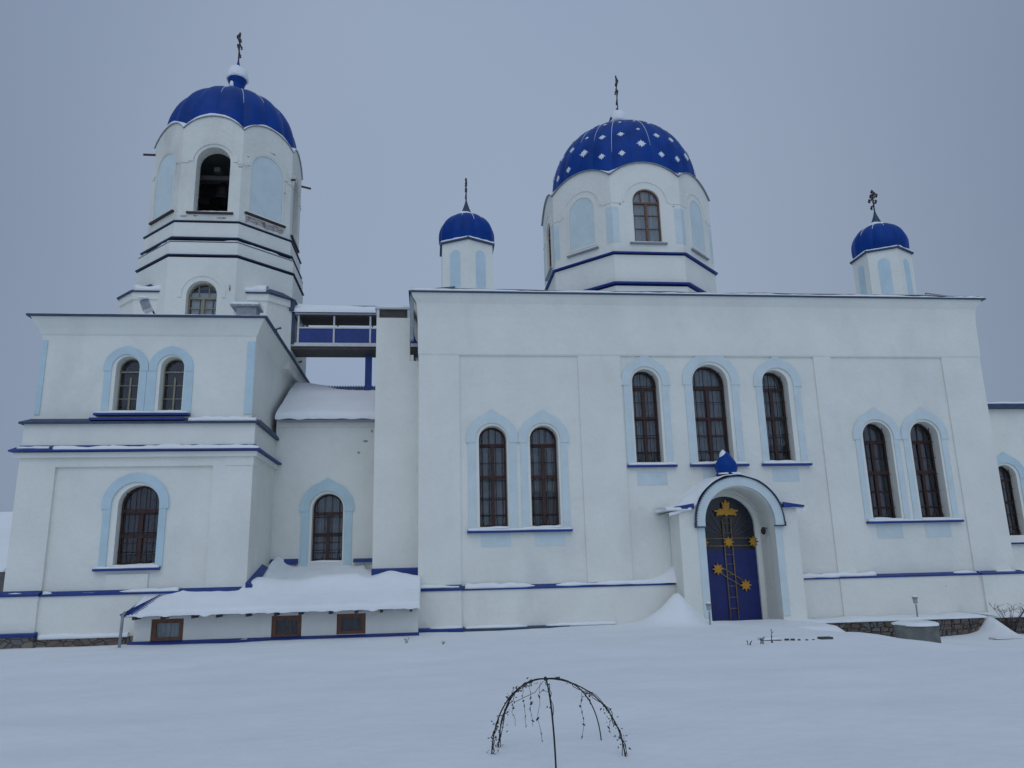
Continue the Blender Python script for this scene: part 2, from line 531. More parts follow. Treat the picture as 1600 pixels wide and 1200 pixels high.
# snow lying on things, all one mass
SNOW = MB()
def snow_strip(x0, x1, y0, y1, z, h, seed=0, mtx=None, gap=0.0, cell=0.12, droop=0.0):
    """a bumpy strip of snow lying on a ledge; where the noise falls under gap the ledge stays bare"""
    old = SNOW.m
    SNOW.m = mtx or I4
    nx = max(4, int((x1 - x0) / cell)); ny = 4
    vs, fs = [], []
    for i in range(nx + 1):
        x = x0 + (x1 - x0) * i / nx
        wv = noise.noise(Vector((x * 0.9 + seed * 7.3, seed * 3.1, z * .3)))
        w2 = noise.noise(Vector((x * 4.1 + seed, seed * 1.7, 0.3)))
        k = max(0.0, min(1.0, (wv * 0.9 + 0.5 - gap) * 2.2)) if gap > 0 else min(1.0, max(0.15, 0.75 + wv * 0.6))
        hh = h * k * (1 + 0.35 * w2)
        ft = 1 - (0 if gap <= 0 else 0.6 * (1 - k))
        for j in range(ny + 1):
            s = j / ny
            y = y1 + (y0 - y1) * s * ft - (0.03 * w2 if j == ny else 0)
            prof = (0, .92, 1.0, .98, .80)[ny - j] if j > 0 else 1.05
            zz = z + hh * (1.0 if j == 0 else (1 - (s ** 4) * 0.45))
            vs.append((x, y, zz))
        vs.append((x, y1 + (y0 - y1) * ft, z - 0.012 - droop * k * (0.6 + w2)))
        vs.append((x, y1, z - 0.01))
    m_ = ny + 3
    for i in range(nx):
        for j in range(m_):
            a, b = i * m_ + j, i * m_ + (j + 1) % m_
            fs.append((a, b, b + m_, a + m_))
    fs.append(tuple(range(m_))); fs.append(tuple(range(nx * m_, (nx + 1) * m_))[::-1])
    SNOW.add(vs, fs, smooth=True)
    SNOW.m = old

def snow_cap(c, rx, ry, h, seed=0, power=2.0, n=20, m_=7):
    vs, fs = [], []
    for i in range(m_ + 1):
        t = i / m_
        for k in range(n):
            a = 2 * math.pi * k / n
            q = 1 + 0.12 * noise.noise(Vector((math.cos(a) * 1.5 + seed, math.sin(a) * 1.5, t * 2)))
            rr = math.cos(t * math.pi / 2) ** (1 / power * 1.2)
            vs.append((c[0] + rx * rr * q * math.cos(a), c[1] + ry * rr * q * math.sin(a), c[2] + h * math.sin(t * math.pi / 2) * q))
    for i in range(m_):
        for k in range(n):
            a, b = i * n + k, i * n + (k + 1) % n
            fs.append((a, b, b + n, a + n))
    fs.append(tuple(range(n))[::-1])
    SNOW.add(vs, fs, smooth=True)

def sill(parent, mtx, x0, x1, z, seed=0, d0=-0.17):
    MB(mtx).add([(x0, d0, z - 0.07), (x1, d0, z - 0.07), (x1, 0.06, z - 0.07), (x0, 0.06, z - 0.07),
                 (x0, d0, z), (x1, d0, z), (x1, 0.06, z + 0.05), (x0, 0.06, z + 0.05)],
                [(0, 3, 2, 1), (4, 5, 6, 7), (0, 1, 5, 4), (1, 2, 6, 5), (2, 3, 7, 6), (3, 0, 4, 7)]).build('window_sill', M['blue'], parent)
    snow_strip(x0 + 0.02, x1 - 0.02, d0 + 0.02, 0.0, z + 0.012, 0.10, seed, mtx)

def ledge_snow_in(mtx, cx, w, zb, depth, seed):
    snow_strip(cx - w / 2 + 0.01, cx + w / 2 - 0.01, -0.02, depth - 0.005, zb - 0.06, 0.11, seed, mtx, cell=0.07)

# ------------------------------------------------------------------ ground
def gz(x, y):
    z = -0.45
    t = max(0.0, min(1.0, (-3.0 - y) / 17.0))
    z += 0.40 * t * t * (3 - 2 * t)
    # lower court in front of the stone retaining wall on the right
    if x > 11.2:
        s = max(0.0, min(1.0, (x - 11.2) / 2.2)) * max(0.0, min(1.0, (y + 12.5) / 6.0))
        z -= 0.52 * s
        if y > -7: z += 0.0
    # crest of the drift that hides the foot of the walls
    z += 0.10 * math.exp(-((y + 7.5) / 2.2) ** 2)
    z += (1.02 + 0.1 * noise.noise(Vector((x * 2, y * 2, 1)))) * math.exp(-(math.sqrt((x - 8.3) ** 2 + 0.12) - 0.34) / (0.62 if x < 8.3 else 0.36)) * math.exp(-((y + 0.9) / 0.75) ** 2)
    z += 0.62 * math.exp(-(math.sqrt((x - 18.9) ** 2 + 0.01) - 0.1) / (0.24 if x < 18.9 else 0.13)) * math.exp(-((y + 1.7) / 0.8) ** 2)
    z += 0.10 * noise.noise(Vector((x * 0.09 + 3, y * 0.13, 0)))
    z += 0.035 * noise.noise(Vector((x * 0.6, y * 0.8, 2.0)))
    z += 0.05 * (0.5 - abs(noise.noise(Vector((x * 0.22 + y * 0.1, y * 0.55, 9.0))))) + 0.008 * noise.noise(Vector((x * 2.4, y * 3.1, 4.0)))
    return z

def make_ground():
    def axis(a, b, step, far, k):
        out = []; x = a
        while x <= b + 1e-6: out.append(x); x += step
        s = step; x = b
        while x < far: s *= k; x += s; out.append(x)
        s = step; x = a
        pre = []
        while x > -far: s *= k; x -= s; pre.append(x)
        return pre[::-1] + out
    xs = axis(-20, 30, 0.15, 1400, 1.35)
    ys = axis(-27, 4, 0.15, 1400, 1.35)
    vs, fs = [], []
    for y in ys:
        for x in xs:
            if abs(x) > 60 or y > 30 or y < -60:
                vs.append((x, y, -0.6 + 0.8 * noise.noise(Vector((x * .01, y * .01, 0)))))
            else:
                vs.append((x, y, gz(x, y)))
    nx = len(xs)
    for j in range(len(ys) - 1):
        for i in range(nx - 1):
            a = j * nx + i
            fs.append((a, a + 1, a + nx + 1, a + nx))
    mb = MB(); mb.add(vs, fs, smooth=True)
    tag(mb.build('ground', M['snow']), kind='structure')
make_ground()

# ------------------------------------------------------------------ small builders shared by the towers
def dome_patch(mb, cx, cy, prof, gores, bulge=0.035, twist=0.0, per=5):
    """gored dome: every gore a patch of its own so that the seams stay crisp. prof: (radius, z)"""
    for g in range(gores):
        vs, fs = [], []
        for r, z in prof:
            for i in range(per + 1):
                t = i / per - 0.5
                a = twist + 2 * math.pi * (g + 0.5 + t) / gores
                rr = r * (1 - bulge * (2 * t) ** 2)
                vs.append((cx + rr * math.cos(a), cy + rr * math.sin(a), z))
        for k in range(len(prof) - 1):
            for i in range(per):
                a = k * (per + 1) + i
                fs.append((a, a + 1, a + per + 2, a + per + 1))
        mb.add(vs, fs, smooth=True)
    return mb

def prof_at(prof, z):
    for (r0, z0), (r1, z1) in zip(prof, prof[1:]):
        if z0 <= z <= z1 and z1 > z0:
            t = (z - z0) / (z1 - z0)
            return r0 + (r1 - r0) * t
    return prof[-1][0]

def seam_lines(parent, cx, cy, prof, gores, zr, twist=0.0, bulge=0.035, r=0.02, seed=0, keep=1.0):
    """snow caught along the seams"""
    rnd = random.Random(seed)
    for g in range(gores):
        a = twist + 2 * math.pi * g / gores
        if rnd.random() > keep: continue
        z1 = zr[1]; z0 = zr[0] + rnd.random() * (zr[1] - zr[0]) * 0.6
        pts = []
        z = z0
        for (rr, zz) in prof:
            if z0 <= zz <= z1:
                rr = rr * (1 - bulge) + 0.012
                pts.append((cx + rr * math.cos(a), cy + rr * math.sin(a), zz))
        if len(pts) > 2:
            old = SNOW.m; SNOW.m = I4
            SNOW.tube(pts, r * 0.4, 5, taper=r)
            SNOW.m = old

def cross(parent, x, y, z, h, yaw=math.pi / 2, r=0.035):
    """orthodox cross with trefoil ends; the bars run along the nave"""
    m_ = Matrix.Translation((x, y, z)) @ Matrix.Rotation(yaw, 4, 'Z')
    mb = MB(m_)
    mb.tube([(0, 0, 0), (0, 0, h)], r, 6)
    def bar(zc, hw, tilt=0.0):
        mb.tube([(-hw, 0, zc + tilt), (hw, 0, zc - tilt)], r * 0.9, 6)
        for s in (-1, 1):
            ex, ez = s * hw, zc - s * tilt
            for dx, dz in ((s * 0.05, 0), (0, 0.06), (0, -0.06)):
                mb.lathe([(0.001, -0.045), (0.035, -0.025), (0.045, 0), (0.035, 0.025), (0.001, 0.045)], (ex + dx, 0, ez + dz), 8)
    bar(h * 0.72, h * 0.24)
    bar(h * 0.86, h * 0.11)
    bar(h * 0.45, h * 0.15, h * 0.06)
    for dx, dz in ((0, 0.05), (-0.05, 0), (0.05, 0)):
        mb.lathe([(0.001, -0.045), (0.035, -0.025), (0.045, 0), (0.035, 0.025), (0.001, 0.045)], (dx, 0, h + dz), 8)
    for a in range(8):      # rays round the crossing
        an = a * math.pi / 4 + math.pi / 8
        mb.tube([(0, 0, h * 0.72), (0.16 * h * math.cos(an), 0, h * 0.72 + 0.16 * h * math.sin(an))], 0.012, 4)
    return mb.build('cross', M['cross'], parent)

def octagon(xc, yc, ap):
    rr = ap / math.cos(math.pi / 8)
    return [(xc + rr * math.cos(math.pi / 8 + k * math.pi / 4), yc + rr * math.sin(math.pi / 8 + k * math.pi / 4)) for k in range(8)]

def lip(xc, yc, ap, z, h=0.09, out=0.14, drop=0.0, pts=None):
    mb = MB()
    if pts is None:
        mb.prism(octagon(xc, yc, ap + out), z - h, z)
        mb.prism(octagon(xc, yc, ap + out - 0.004), z + 0.0, z + 0.10, octagon(xc, yc, ap - 0.05))
    return mb

# =================================================================== BELL TOWER
TX, TY = -9.28, 7.0
bt = empty('bell_tower', (-9.6, 3.0, -0.6), 'tall white bell tower with a plain ribbed blue dome and an open belfry', 'bell tower')
yl, yu = -0.40, 0.05
xl0, xl1 = -13.36, -5.92
T0 = I4
def at_y(y): return Matrix.Translation((0, y, 0))
SIDE_R = Matrix.Translation((xl1, 0, 0)) @ Matrix.Rotation(math.pi / 2, 4, 'Z')    # u runs back along +Y, outward is +X

# lower storey
mb = MB(at_y(yl))
mb.slab(rect(xl0, xl1, -1.4, 6.62), [arch(-9.52, 1.32, 1.98, 4.55), ], 0.10, 0.62)
mb.slab(rect(xl0, xl1, -1.4, 5.58), [rect(-12.22, -7.22, 1.1, 5.16)], 0.0, 0.10)
mb.slab(rect(xl0, xl1, 5.58, 6.62), (), 0.03, 0.10)
mb.slab(rect(-10.33, -9.03, 1.1, 1.68), (), 0.03, 0.10)
mb.box(xl1 - 0.5, xl1, 0.62, 11.4, -1.4, 6.62)
mb.box(xl0, xl0 + 0.5, 0.62, 11.4, -1.4, 6.62)
mb.box(xl0 + 0.5, xl1 - 0.5, 10.9, 11.4, -1.4, 6.62)
mb.box(xl0 + 0.5, xl1 - 0.5, 0.62, 10.9, 6.40, 6.60)
mb.box(xl1 - 0.9, xl1 + 0.025, 0.62 - 0.65, 0.62, 5.16, 5.58)
mb.build('wall', M['plaster'], bt)
# plinth
mb = MB(at_y(yl))
mb.box(xl0 - 0.28, -12.2, -0.20, 0.0, -1.3, 1.08)
mb.box(-12.2, xl1 + 0.05, -0.12, 0.0, -1.3, 1.06)
mb.build('plinth', M['plaster'], bt)
mb = MB(at_y(yl))
mb.box(xl0 - 0.35, -12.14, -0.34, -0.1, -1.2, -0.12)
mb.box(-12.14, -7.5, -0.22, -0.1, -1.2, -0.22)
mb.build('stone_footing', M['stone'], bt)
def flashing(parent, x0, x1, z, d0, d1, mtx, h0=0.10, rise=0.09, name='flashing', m_='blue'):
    MB(mtx).add([(x0, d0, z - h0), (x1, d0, z - h0), (x1, d1, z - h0), (x0, d1, z - h0), (x0, d0, z), (x1, d0, z), (x1, d1, z + rise), (x0, d1, z + rise)],
        [(0, 3, 2, 1), (4, 5, 6, 7), (0, 1, 5, 4), (1, 2, 6, 5), (2, 3, 7, 6), (3, 0, 4, 7)]).build(name, M[m_], parent)
m1 = at_y(yl)
flashing(bt, xl0 - 0.32, -12.19, 1.13, -0.25, 0.0, m1, 0.06, 0.11)
flashing(bt, -12.185, xl1 + 0.08, 1.10, -0.17, 0.0, m1, 0.05, 0.10)
flashing(bt, xl0 - 0.36, -12.13, -0.04, -0.37, -0.12, m1, 0.10, 0.03)
snow_strip(-12.1, -8.0, -0.16, 0.0, 1.13, 0.09, 3, m1, gap=0.15)
snow_strip(-13.6, -12.3, -0.24, -0.02, 1.16, 0.05, 5, m1, gap=0.5)
snow_strip(-12.05, -9.4, -0.25, -0.1, -0.22, 0.14, 4, m1)
# lower cornice (5.58) and step (6.64)
def cornice_front(parent, x0, x1, z, d, out, mtx, mats='edge', side_to=2.4, sidex=None, th=0.07, slope=0.16, back=0.3):
    mb = MB(mtx)
    mb.box(x0 - out, x1 + out, d - out, d, z - th, z)
    mb.add([(x0 - out, d - out, z + 0.002), (x1 + out, d - out, z + 0.002), (x1, d + back, z + slope), (x0, d + back, z + slope)], [(0, 1, 2, 3)])
    if side_to:
        mb.box(x1, x1 + out, d + 0.001, side_to, z - th, z)
        mb.add([(x1 + out, d - out, z + 0.002), (x1 + out, side_to, z + 0.002), (x1 - .02, side_to, z + slope), (x1 - .02, d + back, z + slope)], [(0, 1, 2, 3)])
        mb.box(x0 - out, x0, d + 0.001, side_to, z - th, z)
    return mb.build('cornice', M[mats], parent)
cornice_front(bt, xl0, xl1, 5.70, -0.0, 0.26, m1, 'blue', side_to=3.9, slope=0.2, back=0.05, th=0.05)
mb = MB(m1)
mb.box(xl0 - 0.13, xl1 + 0.13, -0.13, 0.0, 5.46, 5.628)
mb.box(xl1, xl1 + 0.13, 0.001, 3.9, 5.46, 5.628)
mb.build('moulding', M['plaster'], bt)
snow_strip(-12.25, xl1 + 0.22, -0.255, 0.04, 5.70, 0.20, 11, m1)
snow_strip(-13.4, -12.4, -0.2, 0.04, 5.76, 0.10, 12, m1, gap=0.3)
cornice_front(bt, xl0, xl1, 6.66, -0.0, 0.12, m1, 'edge', side_to=3.9, slope=0.22, back=0.50, th=0.06)
snow_strip(-12.9, -11.4, -0.05, 0.40, 6.72, 0.09, 15, m1, gap=0.25)
snow_strip(-8.1, xl1 + 0.05, -0.10, 0.40, 6.68, 0.2, 16, m1)
window(bt, m1, -9.52, 1.32, 1.98, 4.55, 0.44, 'tall', 2, 'brown', 'curtaindark')
mb = MB(m1); surround(mb, -9.62, 0.76, 1.06, 1.9, 3.89, keel=0.0, d0=0.03, d1=0.11)
mb.build('window_surround', M['paleblue'], bt)
sill(bt, Matrix.Translation((0, yl + 0.09, 0)), -10.72, -8.68, 1.86, 3)
ledge_snow_in(m1 @ Matrix.Translation((0, .1, 0)), -9.52, 1.3, 1.98, 0.34, 3)

# upper storey
xu0, xu1 = -13.33, -6.14
m2 = at_y(yu)
mb = MB(m2)
UW = ((-10.41, 0.78), (-8.92, 0.78))
mb.slab(rect(xu0, xu1, 6.5, 10.3), [arch(c, w, 7.15, 9.07) for c, w in UW], 0.0, 0.55)
mb.box(xu1 - 0.5, xu1, 0.55, 10.6, 6.5, 10.3)
mb.box(xu0, xu0 + 0.5, 0.55, 10.6, 6.5, 10.3)
mb.box(xu0 + 0.5, xu1 - 0.5, 10.1, 10.6, 6.5, 10.3)
# cove cornice swelling outward
def flare(mb, x0, x1, y0, y1, steps):
    for (za, oa), (zb_, ob) in zip(steps, steps[1:]):
        mb.hexa([(x0 - oa, y0 - oa, za), (x1 + oa, y0 - oa, za), (x1 + oa, y1 + oa, za), (x0 - oa, y1 + oa, za)],
                [(x0 - ob, y0 - ob, zb_), (x1 + ob, y0 - ob, zb_), (x1 + ob, y1 + ob, zb_), (x0 - ob, y1 + ob, zb_)])
flare(mb, xu0, xu1, 0.0, 10.6, [(9.80, 0.001), (9.86, 0.05), (10.05, 0.12), (10.22, 0.22), (10.40, 0.32)])
mb.build('wall', M['plaster'], bt)
for c, w in UW:
    window(bt, m2, c, w, 7.15, 9.07, 0.36, 'slim', int(-c * 3), 'creamwood', 'curtaindark', grille=False)
    ledge_snow_in(m2, c, w, 7.15, 0.34, 5)
mb = MB(m2)
surround(mb, -10.46, 0.47, 0.74, 7.0, 8.66, keel=0.035, jamb=0.70, d0=-0.05)
surround(mb, -8.96, 0.47, 0.74, 7.0, 8.66, keel=0.035, jamb=0.76, d0=-0.052)
mb.slab(rect(-9.75, -9.68, 7.0, 8.54), (), -0.03, 0.01)
mb.build('window_surround', M['paleblue'], bt)
MB(m2).slab(rect(-6.42, -6.145, 7.0, 9.62), (), -0.035, 0.01).build('corner_strip', M['paleblue'], bt)
MB(m2).slab(rect(-13.31, -13.12, 7.0, 9.62), (), -0.035, 0.01).build('corner_strip', M['paleblue'], bt)
sill(bt, m2, -11.28, -8.2, 7.0, 8, d0=-0.3)
MB(m2).box(-11.3, -8.25, -0.54, -0.40, 6.72, 6.80).build('flashing', M['blue'], bt)
# flat roof of the block
mb = MB(m2)
mb.box(xu0 - 0.42, xu1 + 0.42, -0.42, 11.0, 10.40, 10.47)
mb.build('roof', M['edge'], bt)
snow_strip(xu0 - 0.3, xu1 + 0.30, -0.40, 3.6, 10.47, 0.05, 21, m2, cell=0.2)
snow_strip(xu0 - 0.3, xu1 + 0.36, 3.6, 10.8, 10.475, 0.05, 22, m2, cell=0.2)
for yy in (2.2, 7.2):
    MB(m2).tube([(xu1 + 0.3, yy, 10.5), (xu1 + 0.22, yy, 10.78), (xu1 + 0.42, yy, 10.84)], 0.045, 6).build('roof_bracket', M['edge'], bt)
# vent box on the roof edge
mb = MB(); mb.box(-6.95, -6.25, 0.3, 0.9, 10.4, 11.02); mb.box(-7.15, -6.15, 0.2, 1.0, 11.02, 11.09)
mb.build('roof_vent', M['grey'], bt)
snow_strip(-7.15, -6.15, 0.2, 1.0, 11.09, 0.16, 31)

# low tier with chamfered corners around the foot of the octagon
tier = [(-12.0, 4.15), (-6.72, 4.15), (-5.86, 5.05), (-5.86, 9.3), (-6.72, 10.2), (-12.0, 10.2), (-12.85, 9.3), (-12.85, 5.05)]
def grow(pts, k, c=(TX, TY)):
    return [(c[0] + (x - c[0]) * k, c[1] + (y - c[1]) * k) for x, y in pts]
mb = MB(); mb.prism(tier, 9.9, 12.60); mb.prism(grow(tier, 1.02), 12.60, 12.9)
mb.build('roof_tier', M['plaster'], bt)
mb = MB(); mb.prism(grow(tier, 1.045), 12.9, 12.95)
mb.add([(x, y, 12.955) for x, y in grow(tier, 1.045)] + [(x, y, 13.55) for x, y in grow(tier, 0.80)], [(i, (i + 1) % 8, 8 + (i + 1) % 8, 8 + i) for i in range(8)])
mb.build('tier_roof', M['edge'], bt)
for (a, b, s) in ((-7.9, -6.75, 41), (-12.0, -10.8, 43)):
    snow_strip(a, b, 4.0, 4.7, 12.965, 0.42, s)

def stage(parent, xc, yc, ap, z0, z1, faces, mwall, thick=0.4, gable=None, hole_for=None):
    """eight wall slabs; faces maps face index (0 = towards the viewer, 1 = right of it, 7 = left) to a list of holes"""
    side = 2 * ap * math.tan(math.pi / 8)
    mb = MB()
    for k in range(8):
        mb.m = frame(xc, yc, k * math.pi / 4) @ Matrix.Translation((0, -ap, 0))
        if gable: outl = seg_top(-side / 2, side / 2, z0, z1, gable)
        else: outl = rect(-side / 2, side / 2, z0, z1)
        mb.slab(outl, faces.get(k, []), 0, thick)
    mb.m = I4
    return mb.build('drum_wall', mwall, parent)

AP1 = 3.30
w_low = arch(0.06, 1.20, 11.2, 13.28)
stage(bt, TX, TY, AP1, 10.3, 14.3, {0: [w_low]}, M['plaster'])
FT = lambda k, ap: frame(TX, TY, k * math.pi / 4) @ Matrix.Translation((0, -ap, 0))
window(bt, FT(0, AP1), 0.06, 1.20, 11.2, 13.28, 0.30, 'short', 4, 'creamwood', 'curtaindark', grille=False)
mb = MB(FT(0, AP1)); surround(mb, 0.06, 0.80, 0.95, 12.6, 12.68, keel=0, d0=-0.03); mb.build('window_surround', M['plaster'], bt)
def lips(parent, xc, yc, ap, z, out, h, mname, name='cornice', snow=0.0, seed=0, back=0.12):
    mb = MB()
    mb.prism(octagon(xc, yc, ap + out), z - h, z)
    mb.add([(x, y, z + 0.003) for x, y in octagon(xc, yc, ap + out)] + [(x, y, z + 0.003 + out * 0.55) for x, y in octagon(xc, yc, ap - back)],
           [(i, (i + 1) % 8, 8 + (i + 1) % 8, 8 + i) for i in range(8)])
    ob = mb.build(name, M[mname], parent)
    if snow > 0:
        side = 2 * (ap + out) * math.tan(math.pi / 8)
        for k in range(8):
            snow_strip(-side / 2 + .02, side / 2 - .02, -out + 0.015, 0.02, z + 0.01, snow, seed + k, frame(xc, yc, k * math.pi / 4) @ Matrix.Translation((0, -ap, 0)), gap=0.22)
    return ob
lips(bt, TX, TY, AP1, 14.42, 0.055, 0.03, 'edge')
stage(bt, TX, TY, AP1 - 0.03, 14.43, 14.98, {}, M['plaster'])
mb = MB(); mb.prism(octagon(TX, TY, AP1 - 0.02), 14.98, 15.01); mb.build('cornice', M['edge'], bt)
lips(bt, TX, TY, AP1 - 0.18, 15.06, 0.12, 0.03, 'whitemetal', 'ledge', snow=0.06, seed=50)
lips(bt, TX, TY, AP1 - 0.14, 15.24, 0.075, 0.03, 'edge')
stage(bt, TX, TY, AP1 - 0.17, 15.25, 15.92, {}, M['plaster'])
lips(bt, TX, TY, AP1 - 0.17, 16.0, 0.055, 0.03, 'edge')
# belfry
AP2 = 3.03
side2 = 2 * AP2 * math.tan(math.pi / 8)
wb = arch(0.08, 1.40, 16.44, 19.5)
wr = arch(0.0, 1.40, 16.44, 19.5)
stage(bt, TX, TY, AP2, 16.0, 20.35, {0: [wb], 2: [wr], 4: [wr], 6: [wr]}, M['worn'], thick=0.55, gable=0.62)
for k in range(8):
    f_ = FT(k, AP2)
    mb = MB(f_)
    cx = 0.08 if k == 0 else 0.0
    # raised band round every arch, and gable hood
    n = 20
    ring = [(cx + 1.02 * math.cos(math.pi * i / n), 18.80 + 1.02 * math.sin(math.pi * i / n)) for i in range(n + 1)]
    rin = [(cx + 0.84 * math.cos(math.pi * i / n), 18.80 + 0.84 * math.sin(math.pi * i / n)) for i in range(n + 1)][::-1]
    mb.slab(ring + rin, (), -0.05, 0.01)
    mb.slab(rect(-side2 / 2 + .02, cx - 1.02, 18.72, 18.82), (), -0.04, 0.01)
    mb.slab(rect(cx + 1.02, side2 / 2 - .02, 18.72, 18.82), (), -0.04, 0.01)
    mb.build('arch_band', M['worn'], bt)
    if k % 2 == 1:
        MB(f_).slab(arch(0, 1.58, 16.7, 19.55), (), -0.012, 0.01).build('blind_niche', M['greyblue'], bt)
        mb = MB(f_)
        mb.slab(arch(0, 1.76, 16.62, 19.65), [arch(0, 1.60, 16.69, 19.56)], -0.04, 0.01)
        mb.build('niche_frame', M['worn'], bt)
        MB(f_).box(-1.0, 1.0, -0.11, 0.0, 16.52, 16.6).build('window_sill', M['rust'], bt)
        snow_strip(-1.0, 1.0, -0.1, 0.0, 16.6, 0.05, 60 + k, f_)
        if k == 1:
            # patch of bare brick below the blind niche
            rnd = random.Random(3)
            pts = [(-0.95 + 1.9 * i / 9, 16.42 + 0.06 * rnd.random()) for i in range(10)]
            low = [(0.95 - 1.9 * i / 11, 16.12 + 0.14 * rnd.random()) for i in range(12)]
            MB(f_).slab(low[::-1] + pts[::-1], (), -0.014, 0.01).build('bare_brick', M['chipped'], bt)
    else:
        MB(f_).box(cx - 0.95, cx + 0.95, -0.10, 0.05, 16.36, 16.44).build('window_sill', M['rust'], bt)
        snow_strip(cx - 0.9, cx + 0.9, -0.09, 0.5, 16.44, 0.07, 70 + k, f_)
    # gable edge covered in metal, with snow on it
    mb = MB(f_)
    top = seg_top(-side2 / 2 - 0.02, side2 / 2 + 0.02, 0, 20.36, 0.62, n=14)[2:]
    vs = []
    for (u, v) in top:
        vs += [(u, -0.05, v + 0.01), (u, 0.85, v + 0.12), (u, 0.85, v + 0.06), (u, -0.05, v - 0.02)]
    fs = []
    for i in range(len(top) - 1):
        for j in range(4):
            a, b = i * 4 + j, i * 4 + (j + 1) % 4
            fs.append((a, b, b + 4, a + 4))
    mb.add(vs, fs)
    mb.build('gable_edge', M['grey'], bt)
    old = SNOW.m; SNOW.m = f_
    vs, fs = [], []
    for i, (u, v) in enumerate(top):
        q = 0.10 * (0.5 + 0.8 * noise.noise(Vector((u * 2.2, k * 5.0, 1)))) + (0.10 if k in (0, 7) else 0.05) * math.sin(math.pi * i / (len(top) - 1))
        q = max(0.015, q)
        vs += [(u, -0.07, v + 0.012), (u, -0.04, v + q * 0.8), (u, 0.25, v + q + 0.05), (u, 0.8, v + q * 0.5 + 0.11), (u, 0.8, v + 0.1)]
    for i in range(len(top) - 1):
        for j in range(5):
            a, b = i * 5 + j, i * 5 + (j + 1) % 5
            fs.append((a, b, b + 5, a + 5))
    SNOW.add(vs, fs, smooth=True); SNOW.m = old
# inside the belfry: floor, ceiling, beam and the bell frame
MB().prism(octagon(TX, TY, AP2 - 0.5), 16.2, 16.32).build('belfry_floor', M['interior'], bt)
MB().prism(octagon(TX, TY, AP2 - 0.5), 19.9, 20.0).build('belfry_ceiling', M['interior'], bt)
mb = MB()
mb.box(TX - 2.3, TX + 2.3, TY - 1.9, TY - 1.7, 18.55, 18.75)
mb.box(TX - 2.3, TX + 2.3, TY + 0.0, TY + 0.25, 18.3, 18.6)
mb.box(TX - 0.12, TX + 0.12, TY - 2.2, TY + 2.2, 18.8, 19.0)
mb.box(TX - 1.6, TX + 1.6, TY + 0.9, TY + 1.0, 16.3, 19.8)
mb.box(TX - 2.4, TX - 2.3, TY - 1.0, TY + 1.0, 16.3, 19.8)
mb.build('bell_beam', M['darkwood'], bt)
bell = [(0.02, 0.62), (0.16, 0.60), (0.24, 0.5), (0.28, 0.25), (0.36, 0.08), (0.46, 0.0), (0.42, 0.0), (0.3, 0.1), (0.2, 0.4)]
MB().lathe([(r * 1.3, z * 1.3) for r, z in bell], (TX + 0.1, TY - 1.3, 17.75), 20, cap=False).build('bell', M['iron'], bt)
for (x, y, dx, dy) in ((TX - 3.05, TY - 1.3, -0.42, -0.1), (TX + 3.05, TY + 1.3, 0.42, 0.1), (TX - 3.05, TY + 1.3, -0.42, 0.1), (TX + 3.0, TY - 1.25, 0.2, -0.1)):
    MB().tube([(x - dx * 0.3, y - dy * 0.3, 20.02 if dx != 0.2 else 19.0), (x + dx, y + dy, 19.95 if dx != 0.2 else 18.95)], 0.05, 6).build('water_spout', M['rust'], bt)
# dome
Rt = 2.98
prof = [(Rt * 0.985, 20.2), (Rt * 1.01, 20.6)]
for i in range(1, 15):
    a = math.pi / 2 * i / 15
    prof.append((Rt * math.cos(a) ** 0.76, 20.9 + 2.85 * math.sin(a)))
prof += [(0.42, 23.97), (0.36, 24.2)]
mb = MB(); dome_patch(mb, TX, TY, prof, 16, 0.045, twist=math.pi / 8)
dm = mb.build('dome', M['dome'], bt)
seam_lines(dm, TX, TY, prof, 16, (21.9, 24.1), twist=math.pi / 8, bulge=0.045, r=0.022, seed=2, keep=0.75)
mb = MB(); mb.lathe([(0.42, 23.8), (0.36, 24.1), (0.34, 24.5), (0.38, 24.62), (0.45, 24.85), (0.43, 25.1), (0.30, 25.35), (0.10, 25.6), (0.04, 25.9)], (TX, TY, 0), 20)
mb.build('cupola', M['dome'], dm)
snow_cap((TX, TY, 24.85), 0.49, 0.49, 0.72, 4)
snow_cap((TX - 0.15, TY - 0.36, 24.28), 0.10, 0.06, 0.3, 5)
cross(dm, TX, TY, 25.7, 1.75)

# =================================================================== CHURCH (main body)
ch = empty('church', (10.5, 11.0, -0.6), 'large white church body with a star covered blue dome over the central drum', 'church')
X0, X1 = -0.38, 21.46
RL = 0.06
mC = I4
PW = [(2.25, 1.0), (4.09, 1.02)]; TW = [(7.97, 1.02, 8.67), (10.45, 1.36, 8.86), (12.98, 1.04, 8.64)]; RW = [(16.79, 1.12), (18.70, 1.12)]
holes = [arch(c, w, 2.98, 6.56) for c, w in PW] + [arch(c, w, 5.18, zt) for c, w, zt in TW] + [arch(c, w, 3.02, 6.63) for c, w in RW]
DX, DW = 10.66, 2.08
mb = MB()
mb.slab(rect(X0, X1, -1.6, 11.45), holes + [arch(DX, 2.5, -1.2, 4.05)], RL, 0.60)
mb.slab(rect(X0, X1, -1.6, 11.45), [rect(1.08, 5.45, 1.0, 9.22), [(7.05, 1.0), (DX - 1.25, 1.0), (DX - 1.25, -1.2), (DX + 1.25, -1.2), (DX + 1.25, 1.0), (14.6, 1.0), (14.6, 10.85), (7.05, 10.85)], rect(15.3, 19.85, 1.0, 9.22)], 0.0, RL)
